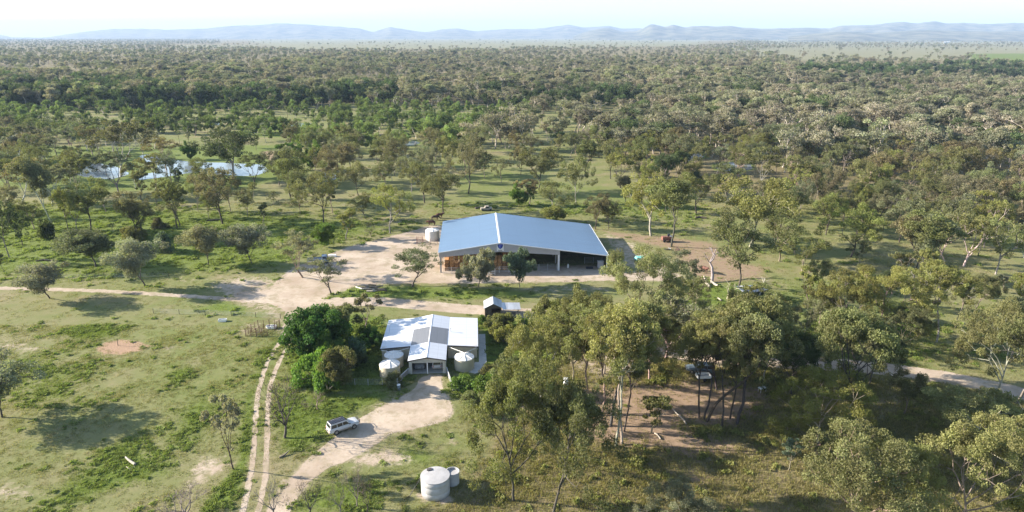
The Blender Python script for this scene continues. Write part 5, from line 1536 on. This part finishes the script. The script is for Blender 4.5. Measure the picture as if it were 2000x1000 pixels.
# ------------------------------------------------------------------ things round the shed yard
p = at(820, 476)
t = thing("hay_ring", "round rusty hay ring near the white tank", "hay ring", (p.x, p.y, 0))
mb = MB()
for z in (0.3, 0.9, 1.5):
    mb.tube([(0.9 * math.cos(a), 0.9 * math.sin(a), z) for a in np.linspace(0, 2 * math.pi, 17)], 0.03, 5)
mb.build("hoop", M["rust"], t)
mb = MB()
for k in range(12):
    a = 2 * math.pi * k / 12
    mb.tube([(0.9 * math.cos(a), 0.9 * math.sin(a), 0), (0.9 * math.cos(a), 0.9 * math.sin(a), 2.2)], 0.03, 5)
mb.build("bars", M["rust"], t)
rail_fence("rail_fence", "thin steel rails in front of the white tank", at(827, 476), at(855, 476), 1.5, 4, M["rust"], 2.0, 0.04, 0.025)
def cow(label, px, py, rz, mat, head=0.0, s=1.0):
    V = [(0.0, 0, 1.02), (0.5, 0, 1.04), (0.78, 0, 1.08), (-0.5, 0, 1.06), (-0.85, 0, 1.10), (1.05, 0, 1.25 + head * 0.3), (1.30, 0, 1.42 + head * 0.8), (1.62, 0, 1.25 + head),
         (0.62, 0.22, 0.72), (0.62, 0.22, 0.38), (0.60, 0.22, 0.04), (0.62, -0.22, 0.72), (0.62, -0.22, 0.38), (0.60, -0.22, 0.04),
         (-0.78, 0.22, 0.75), (-0.88, 0.22, 0.42), (-0.80, 0.22, 0.04), (-0.78, -0.22, 0.75), (-0.88, -0.22, 0.42), (-0.80, -0.22, 0.04), (-1.05, 0, 1.0), (-1.08, 0, 0.55),
         (1.28, 0.20, 1.44 + head * 0.8), (1.28, -0.20, 1.44 + head * 0.8)]
    E = [(0, 1), (1, 2), (0, 3), (3, 4), (2, 5), (5, 6), (6, 7), (2, 8), (8, 9), (9, 10), (2, 11), (11, 12), (12, 13), (4, 14), (14, 15), (15, 16), (4, 17), (17, 18), (18, 19), (4, 20), (20, 21), (6, 22), (6, 23)]
    rad = [0.40, 0.38, 0.33, 0.37, 0.30, 0.22, 0.17, 0.10, 0.12, 0.075, 0.07, 0.12, 0.075, 0.07, 0.14, 0.08, 0.07, 0.14, 0.08, 0.07, 0.05, 0.04, 0.05, 0.05]
    me = bpy.data.meshes.new("cow"); me.from_pydata(V, E, [])
    me.materials.append(M[mat])
    o = bpy.data.objects.new("cow", me); COL.objects.link(o)
    sk = o.modifiers.new("skin", 'SKIN'); sk.use_smooth_shade = True
    for d, r in zip(me.skin_vertices[0].data, rad):
        d.radius = (r, r); d.use_root = False
    me.skin_vertices[0].data[0].use_root = True
    ss = o.modifiers.new("sub", 'SUBSURF'); ss.levels = 1; ss.render_levels = 1
    g = at(px, py); o.location = (g.x, g.y, 0); o.rotation_euler = (0, 0, rz); o.scale = (s, s, s)
    tag(o, label, "cow", "cattle round the shed")
cow("red-brown cow standing nearest the white tank", 843, 440, R(170), "cow", -0.5, 1.2)
cow("dark cow grazing beyond the white tank", 850, 430, R(10), "cow_dark", -0.9, 1.2)
cow("red-brown cow at the far side of the grazing group", 858, 426, R(20), "cow", 0.0, 1.2)
cow("red-brown cow facing the camera on the bare red ground", 1375, 532, R(-70), "cow", 0.0, 1.2)
cow("dark brown calf on the red ground near the straight gum", 1323, 493, R(-80), "cow_dark", -0.2, 0.95)
def log(label, pts, rad, mat="palewood", name="fallen_log", group=None, cat="log"):
    a = Vector(pts[0])
    o = MB().tube([Vector(p) - a for p in pts], rad, 7).build(name, M[mat]); o.location = a
    return tag(o, label, cat, group)
def G(x, y, z=0.15):
    v = at(x, y); return Vector((v.x, v.y, z))
log("pale forked log lying in the green weeds of the near paddock", [G(246, 897, .4), G(252, 902, .3), G(264, 909, .18)], [0.10, 0.16, 0.2])
log("thin pale stick beside the forked log in the weeds", [G(247, 913, .12), G(254, 918, .1), G(262, 912, .1)], [0.05, 0.07, 0.05])
log("bleached log with a raised end on the red ground's edge, left one", [G(1374, 549, 1.3), G(1379, 556, .5), G(1386, 562, .2)], [0.18, 0.3, 0.34])
log("bleached log on the red ground's edge, right one", [G(1388, 554, .8), G(1395, 557, .35), G(1402, 560, .2)], [0.2, 0.28, 0.3])
log("small bleached log in the grass below the dead leaning trunk", [G(1402, 583), G(1409, 588)], [0.14, 0.16])
log("curved pale branch fallen under the small olive tree", [G(1276, 846, .1), G(1283, 851, .25), G(1290, 859, .15)], [0.07, 0.11, 0.1])
log("twisted fallen limb among the copse shadows", [G(1310, 800, .5), G(1322, 812, .35), G(1334, 822, .3), G(1340, 830, .2)], [0.06, 0.1, 0.13, 0.12])
log("dark fallen trunk in the pasture before the sunlit gum", [G(1358, 427, .4), G(1366, 426, .35), G(1380, 427, .2)], [0.3, 0.42, 0.3], "darkwood")
log("dark fallen trunk near the edge of the left pasture", [G(404, 432, .25), G(418, 431, .3), G(432, 430, .2)], [0.2, 0.28, 0.2], "darkwood")
log("dark short log on the bare earth by the grazing cattle", [G(928, 408, .3), G(938, 407, .3)], [0.4, 0.3], "darkwood")
log("pale fallen pole in the right forest gap", [G(1765, 389, .4), G(1776, 393, .2)], [0.16, 0.2])
log("short dark stump on the green weeds below the calf", [G(1354, 552, 0), G(1354, 552, 1.5)], [0.35, 0.28], "darkwood", "stump", None, "stump")
log("burnt log below the shadow of the stout pasture gum", [G(70, 511, .2), G(84, 509, .25), G(104, 510, .2)], [0.15, 0.22, 0.15], "darkwood")
log("dark sheet of wreckage by the grey bushy tree", [G(208, 488, .3), G(228, 478, .8)], [0.4, 0.3], "gutter", "scrap_pipe", None, "scrap")
log("grey scrap bough in the grass beside the two-rut track", [G(545, 895, .1), G(556, 890, .15), G(566, 884, .4)], [0.1, 0.14, 0.06], "wood")
rl = random.Random(9)
for k, (x0, x1, y, z, m_) in enumerate([(704, 728, 563, .2, "wood"), (706, 732, 566, .2, "palewood"), (715, 752, 567, .25, "wood"), (722, 748, 564, .55, "wood"), (706, 720, 561, .5, "palewood"), (712, 735, 559, .25, "wood"), (730, 756, 569, .2, "darkwood"), (716, 740, 570, .2, "palewood")]):
    log("weathered round log in the heap on the green island", [G(x0, y, z), G((x0 + x1) / 2, y + rl.uniform(-1, 1), z + .05), G(x1, y + rl.uniform(-2, 2), z)], [0.2, 0.22, 0.18], m_, "log", "logs heaped on the green island")
log("clean white plank jutting from the log heap", [G(695, 564, .5), G(707, 567, .4)], [0.12, 0.12], "white", "plank", None, "plank")
p = at(1302, 472)
t = thing("rusty_machine", "rusty box-bodied farm machine beside the straight dark gum", "farm machine", (p.x, p.y, 0), R(5))
MB().box((0, 0, 1.05), (2.9, 1.5, 1.1)).build("hopper", M["rust"], t, bevel=0.05)
MB().box((0.5, 0, 1.95), (0.7, 0.7, 0.7)).build("engine_box", M["rack"], t)
MB().box((1.1, 0, 1.68), (1.0, 1.2, 0.12), tilt=(R(18), 'Y')).build("cover", M["white"], t)
for x in (-0.9, 0.9):
    for s in (-1, 1):
        wh = MB().lathe([(0.12, -0.1), (0.42, -0.1), (0.45, 0), (0.42, 0.1), (0.12, 0.1)], 14); wh.v = [(a + x, c + s * 0.82, b + 0.45) for a, b, c in wh.v]; wh.build("wheel", M["black"], t)
p = at(1304, 488)
t = thing("harrow", "small dark harrow with a white board on red ground", "harrow", (p.x, p.y, 0), R(-15))
mb = MB()
for k in range(5):
    mb.tube([(-0.9 + k * 0.45, -0.6, 0.2), (-0.9 + k * 0.45, 0.6, 0.2)], 0.06, 5); mb.tube([(-0.9 + k * 0.45, 0.3, 0.2), (-0.9 + k * 0.45, 0.3, 0)], 0.04, 5)
mb.tube([(-0.9, 0, 0.22), (0.95, 0, 0.22)], 0.07, 5); mb.build("frame", M["rack"], t)
MB().box((0.5, 0.2, 0.42), (0.8, 0.5, 0.06), tilt=(R(12), 'Y')).build("board", M["white"], t)
p = at(1257, 508)
t = thing("covered_load", "teal tarpaulin over a low load right of the shed", "tarpaulin", (p.x, p.y, 0), R(5))
MB().box((0, 0, 0.45), (4.2, 1.9, 0.8)).build("load", M["wood"], t)
n_, vs, fs = 11, [], []
for i in range(n_):
    for j in range(7):
        u, v = i / 10 - 0.5, j / 6 - 0.5
        e = max(0, max(abs(u) * 2 - 0.86, abs(v) * 2 - 0.86)) / 0.14
        vs.append((u * 4.9, v * 2.6, 0.95 - 0.75 * e + 0.04 * math.sin(i * 2.1 + j)))
for i in range(n_ - 1):
    for j in range(6):
        fs.append((i * 7 + j, (i + 1) * 7 + j, (i + 1) * 7 + j + 1, i * 7 + j + 1))
o = MB().add(vs, fs).build("cover", M["teal"], t); o.modifiers.new("th", 'SOLIDIFY').thickness = 0.02
p = at(950, 411)
t = thing("old_ute_body", "grey wrecked truck body behind the shed's ridge", "wreck", (p.x, p.y, 0), R(8))
mb = MB(); loft8(mb, (-2.0, 2.0, 0.9, 0.3), (-1.9, 1.9, 0.88, 1.0)); loft8(mb, (-0.6, 1.2, 0.85, 1.0), (-0.4, 0.8, 0.75, 1.6)); mb.build("body", M["car_low"], t, bevel=0.05)
for s in (-1, 1):
    MB().box((0.25, s * 0.83, 1.3), (1.1, 0.05, 0.4)).build("side_window", M["glass"], t)
    for x in (-1.3, 1.3):
        wh = MB().lathe([(0.12, -0.1), (0.33, -0.1), (0.35, 0), (0.33, 0.1), (0.12, 0.1)], 14); wh.v = [(a + x, c + s * 0.85, b + 0.33) for a, b, c in wh.v]; wh.build("wheel", M["black"], t)
# distant white farm buildings on the plain
for x, y, w, lb in ((1848, 84, 60, "tiny white farm building on the far plain, left one"), (1864, 78, 75, "tiny white farm building on the far plain, right one")):
    g = at(x, y)
    t = thing("farm_building", lb, "building", (g.x, g.y, 0), 0.1, "far white farm buildings")
    MB().box((0, 0, 4), (w, 20, 8)).build("wall", M["white"], t)
    mb = MB(); mb.slab([(-w / 2 - 1, -11, 8.1), (w / 2 + 1, -11, 8.1), (w / 2 + 1, 0, 12), (-w / 2 - 1, 0, 12)], 0.3); mb.slab([(-w / 2 - 1, 0, 12), (w / 2 + 1, 0, 12), (w / 2 + 1, 11, 8.1), (-w / 2 - 1, 11, 8.1)], 0.3); mb.build("roof", M["white"], t)

# ------------------------------------------------------------------ masses nobody could count: far woodland, grass and weeds
def scatter(name, label, P, rot, scale, idx, tint, bark, protos, cat, prefix):
    col = bpy.data.collections.new(prefix + "_kinds")
    for i, (me) in enumerate(protos):
        col.objects.link(bpy.data.objects.new(f"{prefix}_kind_{chr(97 + i)}", me))
    me = bpy.data.meshes.new(name); n = len(P)
    me.vertices.add(n); me.vertices.foreach_set("co", P.astype(np.float32).ravel())
    def att(nm, typ, key, d):
        a = me.attributes.new(nm, typ, 'POINT'); a.data.foreach_set(key, np.ascontiguousarray(d).ravel())
    att("rot", 'FLOAT_VECTOR', "vector", rot.astype(np.float32)); att("siz", 'FLOAT_VECTOR', "vector", scale.astype(np.float32)); att("kind_of", 'INT', "value", idx.astype(np.int32))
    att("tint", 'FLOAT_COLOR', "color", np.concatenate([tint, np.ones((n, 1))], 1).astype(np.float32))
    att("bark", 'FLOAT_COLOR', "color", np.concatenate([bark, np.ones((n, 1))], 1).astype(np.float32))
    o = bpy.data.objects.new(name, me); COL.objects.link(o)
    ng = bpy.data.node_groups.new(name, 'GeometryNodeTree')
    ng.interface.new_socket("Geometry", in_out='INPUT', socket_type='NodeSocketGeometry'); ng.interface.new_socket("Geometry", in_out='OUTPUT', socket_type='NodeSocketGeometry')
    gi, go = ng.nodes.new("NodeGroupInput"), ng.nodes.new("NodeGroupOutput")
    ip = ng.nodes.new("GeometryNodeInstanceOnPoints"); ci = ng.nodes.new("GeometryNodeCollectionInfo")
    ci.inputs["Collection"].default_value = col; ci.inputs["Separate Children"].default_value = True; ci.inputs["Reset Children"].default_value = True
    def na(nm, typ):
        k = ng.nodes.new("GeometryNodeInputNamedAttribute"); k.data_type = typ; k.inputs["Name"].default_value = nm
        return [s for s in k.outputs if s.enabled and s.name == "Attribute"][0]
    L = ng.links.new
    L(gi.outputs[0], ip.inputs["Points"]); L(ci.outputs[0], ip.inputs["Instance"]); ip.inputs["Pick Instance"].default_value = True
    L(na("kind_of", 'INT'), ip.inputs["Instance Index"]); L(na("rot", 'FLOAT_VECTOR'), ip.inputs["Rotation"]); L(na("siz", 'FLOAT_VECTOR'), ip.inputs["Scale"])
    L(ip.outputs[0], go.inputs[0])
    md = o.modifiers.new("scatter", 'NODES'); md.node_group = ng
    return tag(o, label, cat, kind="stuff")

def forest_proto(seed, low, **kw):
    p = tree_proto("f", seed, low=True, **kw)
    tv = np.array(p["tr"].v); 
    me = bpy.data.meshes.new("woodland_tree")
    nV = len(p["V"])
    V = np.concatenate([p["V"], tv]); V[:, :2] /= p["W"]; V[:, 2] /= p["H"]
    tf = np.array([f for f in p["tr"].f if len(f) == 4]) + nV
    F = np.concatenate([p["F"], tf])
    me = np_mesh("woodland_tree", V, F, [M["leaf_i"], M["bark_i"]], attrs=[("clump", 'FACE', 'FLOAT', "value", np.concatenate([p["cv"], np.zeros(len(tf))]))])
    me.polygons.foreach_set("material_index", np.concatenate([np.zeros(len(p["F"]), np.int32), np.ones(len(tf), np.int32)]))
    return me
FP = [forest_proto(500 + i, False, h=14, fork=0.38, spread=0.75, nl=4, levels=3, clump=1.35, leaves=80, leaf=0.55, up=0.15, thick=0.018, fill=0.8, minr=0.06, leader=0.9) for i in range(5)]
FP += [forest_proto(540 + i, False, h=14, fork=0.45, spread=0.65, nl=4, levels=3, clump=1.1, leaves=50, leaf=0.5, up=0.45, thick=0.02, fill=0.3, minr=0.08) for i in range(3)]
FP += [forest_proto(580 + i, False, h=10, fork=0.12, spread=0.9, nl=6, levels=2, clump=1.6, leaves=130, leaf=0.6, up=0.3, thick=0.016, fill=1.0, minr=0.05) for i in range(2)]
NLOW0 = len(FP)
FP += [forest_proto(600 + i, True, h=14, fork=0.35, spread=0.75, nl=3, levels=2, clump=2.0, leaves=34, leaf=1.1, up=0.4, thick=0.018, fill=0.8, minr=0.12, leader=0.9) for i in range(4)]
frng = np.random.default_rng(21)
def wave(P, s, seed):
    r = np.random.default_rng(seed); out = np.zeros(len(P))
    for k in range(6):
        a = r.uniform(0, 6.28); f = s * r.uniform(0.5, 2.2)
        out += np.sin(P[:, 0] * math.cos(a) * f + P[:, 1] * math.sin(a) * f + r.uniform(0, 6.28))
    return out / 3.0
def inside(px, *pts):
    Q = np.array(pts, float)
    ins = np.zeros(len(px), bool)
    for i in range(len(Q)):
        a, b = Q[i], Q[(i + 1) % len(Q)]
        c = ((a[1] > px[:, 1]) != (b[1] > px[:, 1]))
        with np.errstate(divide='ignore', invalid='ignore'):
            xx = (b[0] - a[0]) * (px[:, 1] - a[1]) / (b[1] - a[1]) + a[0]
        ins ^= c & (px[:, 0] < xx)
    return ins
pts = []
D = 262.0
while D < 11500:
    s = float(np.clip(D * 0.0112, 6.5, 44))
    half = D * 0.80 + 30
    xs = np.arange(-half, half, s)
    q = np.stack([xs + frng.uniform(-.5, .5, len(xs)) * s, D + frng.uniform(-.5, .5, len(xs)) * s], 1)
    pts.append(q); D += s
P2 = np.concatenate(pts)
pxy = to_px(np.concatenate([P2, np.zeros((len(P2), 1))], 1))
dist = P2[:, 1]
w1, w2, w3 = wave(P2, 0.010, 1), wave(P2, 0.035, 2), wave(P2, 0.004, 3)
dens = 0.62 + 0.42 * w2 + 0.35 * w1 + 0.2 * w3
rp_ = inside(pxy, (1375, 296), (1490, 300), (1500, 350), (1380, 350)); dens = np.where(rp_, 0.15, dens)
clear = inside(pxy, (-600, 208), (330, 216), (700, 208), (880, 212), (1060, 215), (1010, 250), (900, 300), (700, 330), (560, 320), (480, 290), (240, 262), (-600, 275))
dens = np.where(clear, 0.30 + 0.40 * (w2 > 0.1), dens)
leftlow = inside(pxy, (-600, 262), (240, 262), (280, 300), (240, 345), (-600, 345)); dens = np.where(leftlow, 0.45 + 0.2 * w2, dens)
plain_ = inside(pxy, (430, 77), (900, 73.5), (1420, 73.5), (1450, 88), (1300, 94), (1000, 97), (700, 101), (560, 100), (430, 93)) | inside(pxy, (330, 88), (530, 86), (500, 93), (350, 95)) | inside(pxy, (-200, 145), (150, 144), (240, 150), (200, 157), (-200, 156))
dens = np.where(plain_, 0.02 + 0.10 * (w1 > 0.6), dens)
plain2 = inside(pxy, (1440, 100), (1600, 95), (2500, 93), (2500, 126), (1960, 130), (1880, 120), (1560, 122)); dens = np.where(plain2, 0.035 + 0.12 * (w2 > 0.7), dens)
plain3 = inside(pxy, (1500, 72), (2500, 71), (2500, 85), (1900, 88), (1500, 84)); dens = np.where(plain3, 0.08 + 0.3 * (w1 > 0.2), dens)
green_ = inside(pxy, (1900, 104), (2400, 103), (2400, 134), (1940, 134)); dens = np.where(green_, 0.0, dens); dens = np.where(dist > 6500, dens * 0.45, dens)
pondback = inside(pxy, (235, 266), (570, 266), (590, 345), (235, 350)); dens = np.where(pondback, np.where(pxy[:, 1] < 302, 0.13, 0.03), dens)
pasture = (pxy[:, 1] > 298) & (pxy[:, 0] < 1180) & ~leftlow; dens = np.where(pasture, 0.0, dens)
dens = np.where((pxy[:, 1] > 340) | ((pxy[:, 1] > 318) & (pxy[:, 0] < 1400)), 0.0, dens)
for _, Q in PONDS:
    dens = np.where(sdist(P2, Q) > -3, 0, dens)
TA = np.array([t[:2] for t in TREES])
near = np.where(dist < 340)[0]
if len(near):
    dd = ((P2[near][:, None, :] - TA[None]) ** 2).sum(2).min(1)
    dens[near] = np.where(dd < 20, 0, dens[near])
keep = frng.uniform(0, 1, len(P2)) < dens
P2, pxy, dist, w1, w2, w3, clear, leftlow = (a[keep] for a in (P2, pxy, dist, w1, w2, w3, clear, leftlow))
n = len(P2)
tn = np.array([TINT["olive"], TINT["grey-green"], TINT["brownish"], TINT["dark green"], TINT["bright green"]])
tint = tn[0] * 0.5 + tn[2] * 0.5
tint = np.repeat(tint[None], n, 0)
m1 = np.clip(0.5 + 0.5 * w2 + frng.normal(0, .35, n), 0, 1)[:, None]
tint = np.array([0.162, 0.170, 0.116]) * m1 + np.array([0.208, 0.188, 0.152]) * (1 - m1)
pick = frng.uniform(0, 1, n)
tint = np.where((pick < 0.12)[:, None], tn[3] * 1.1, tint); tint = np.where(((pick > 0.88))[:, None], tn[1], tint)
river = inside(pxy, (1560, 128), (1750, 138), (2400, 138), (2400, 165), (1800, 168), (1560, 158)) & (frng.uniform(0, 1, n) < 0.8)
band = (inside(pxy, (-300, 165), (300, 172), (420, 196), (640, 196), (760, 178), (780, 210), (330, 220), (-300, 222)) | inside(pxy, (950, 190), (1250, 198), (1240, 222), (950, 212))) & (frng.uniform(0, 1, n) < 0.7)
tint = np.where((river | band)[:, None], np.array([0.058, 0.085, 0.038]), tint)
tint = np.where((clear & ~band)[:, None], np.array([0.135, 0.180, 0.065]) * (1 + 0.15 * w1[:, None]), tint)
tint = np.where((leftlow & (pick < .5))[:, None], np.array([0.15, 0.175, 0.08]), tint)
tint = tint * 1.26 * frng.uniform(0.74, 1.22, (n, 1)) * (1 + 0.12 * w1[:, None])
h = np.where(clear, frng.uniform(3.0, 12, n), 7 + 12 * frng.uniform(0, 1, n) ** 1.3) * (1 + 0.15 * w1); h = np.where(leftlow, h * 0.85, h)
wd = h * frng.uniform(0.42, 0.85, n)
idx = np.where(frng.uniform(0, 1, n) < 0.65, frng.integers(0, 5, n), frng.integers(5, 8, n)); idx = np.where((river | band | (clear & (pick > .4))), frng.integers(8, 10, n), idx)
idx = np.where(dist > 1500, NLOW0 + frng.integers(0, 4, n), idx)
bk = np.where((dist < 1500)[:, None] & (frng.uniform(0, 1, n) < 0.65)[:, None], np.array([0.55, 0.49, 0.43]), np.array([0.16, 0.13, 0.11]))
scatter("woodland", "olive and brown gum woodland stretching over the plain to the far hills", np.concatenate([P2, np.zeros((n, 1))], 1), np.stack([np.zeros(n), np.zeros(n), frng.uniform(0, 6.28, n)], 1),
        np.stack([wd, wd, h], 1), idx, tint, bk, FP, "woodland", "woodland_tree")

def tuft(seed, nb, r, h, wide):
    g = np.random.default_rng(seed)
    V = []
    for k in range(nb):
        a, d = g.uniform(0, 6.28), r * math.sqrt(g.uniform(0, 1))
        b = np.array([math.cos(a) * d, math.sin(a) * d, 0]); hh = h * g.uniform(0.5, 1.2) * (1 - 0.5 * (d / r) ** 2)
        t = b + np.array([g.normal(0, .35) * hh, g.normal(0, .35) * hh, hh]); s = np.array([math.sin(a + g.normal(0, 1)), math.cos(a + g.normal(0, 1)), 0]) * wide
        V += [b - s * .6, b + s * .6, t + s * .35, t - s * .35]
    V = np.array(V)
    return np_mesh("grass_tuft", V, np.arange(len(V)).reshape(-1, 4), [M["leaf_i"]], attrs=[("clump", 'FACE', 'FLOAT', "value", g.uniform(.2, 1, len(V) // 4))])
def weed(seed, nl, r, h):
    g = np.random.default_rng(seed)
    C = np.stack([g.normal(0, r * .45, 6), g.normal(0, r * .45, 6), g.uniform(.2, .7, 6) * h], 1)
    V, F, cv = leaf_quads(g, C, np.full(6, r * .55), np.full(6, nl // 6), 0.20, h / r * .8, 0.0)
    V[:, 2] = np.abs(V[:, 2])
    return np_mesh("weed_clump", V, F, [M["leaf_i"]], attrs=[("clump", 'FACE', 'FLOAT', "value", cv)])
GP = [tuft(1, 16, .36, .10, .035), tuft(2, 22, .46, .13, .035), tuft(3, 12, .30, .17, .03), weed(4, 70, .46, .10), weed(5, 96, .60, .13), weed(6, 66, .40, .17)]
grng = np.random.default_rng(33)
def cand(n, d0, d1):
    d = np.sqrt(grng.uniform(d0 * d0, d1 * d1, n)); x = grng.uniform(-1, 1, n) * (0.80 * d + 20)
    return np.stack([x, d], 1)
Pg = np.concatenate([cand(150000, 66, 130), cand(60000, 130, 240)])
mk_ = ground_masks(Pg)
rag_ = grng.uniform(0, 1, len(Pg))
wv = wave(Pg, 0.35, 9) + 0.7 * wave(Pg, 1.1, 10)
lush = mk_[LUSH]
ok = (rag_ > mk_[DIRT] * 1.15 + 0.04) & (grng.uniform(0, 1, len(Pg)) > mk_[RED] * 0.93) & (grng.uniform(0, 1, len(Pg)) > mk_[ORANGE]) & (mk_[DIRT] < 0.8)
ok &= (lush + 0.42 + 0.30 * wv + 0.5 * mk_[LITTER]) > grng.uniform(0, 1, len(Pg))
hb_ = np.linalg.inv(np.array(hm_)); Ph = np.concatenate([Pg, np.zeros((len(Pg), 1)), np.ones((len(Pg), 1))], 1) @ hb_.T
ok &= ~((Ph[:, 0] > -5.6) & (Ph[:, 0] < 13.9) & (Ph[:, 1] > 5.8) & (Ph[:, 1] < 18.6)) & ~((Ph[:, 0] > 0) & (Ph[:, 0] < 6.4) & (Ph[:, 1] > -0.2) & (Ph[:, 1] < 7)) & ~((Ph[:, 0] > 10.2) & (Ph[:, 0] < 13.9) & (Ph[:, 1] > -0.6) & (Ph[:, 1] < 7))
Pg, lush, wv = Pg[ok], lush[ok], wv[ok]
lit_ = mk_[LITTER][ok]; n = len(Pg)
isw = (grng.uniform(0, 1, n) < np.clip(lush * 0.30 * (wv > -0.1) + 0.008 + 0.03 * (wv > 0.9), 0, 1))
kidx = np.where(isw, grng.integers(3, 6, n), grng.integers(0, 3, n))
base = np.array([0.215, 0.215, 0.085]); gr = np.array([0.17, 0.23, 0.045]); dryc = np.array([0.28, 0.24, 0.14]); ltc = np.array([0.23, 0.20, 0.09])
tt = base * (1 - lush[:, None]) + gr * lush[:, None]
tt = np.where(((grng.uniform(0, 1, n) < 0.3) & (lush < .3))[:, None], dryc, tt)
tt = np.where(isw[:, None], np.array([0.175, 0.215, 0.062]), tt)
tt = tt * (1 - lit_[:, None]) + (ltc * 0.6 + tt * 0.4) * lit_[:, None]
tt = tt * grng.uniform(0.75, 1.2, (n, 1))
sc = grng.uniform(0.6, 1.35, n) * np.where(isw, 1.1, 1.0) * (1 + 0.5 * lit_) * np.clip(Pg[:, 1] / 110, 0.9, 1.6)
scatter("grass", "short olive paddock grass and green weeds growing in tufts", np.concatenate([Pg, np.zeros((n, 1))], 1), np.stack([np.zeros(n), np.zeros(n), grng.uniform(0, 6.28, n)], 1),
        np.stack([sc, sc, sc * grng.uniform(.8, 1.3, n) * (1 + 0.9 * lit_)], 1), kidx, tt, tt, GP, "grass", "grass_tuft")
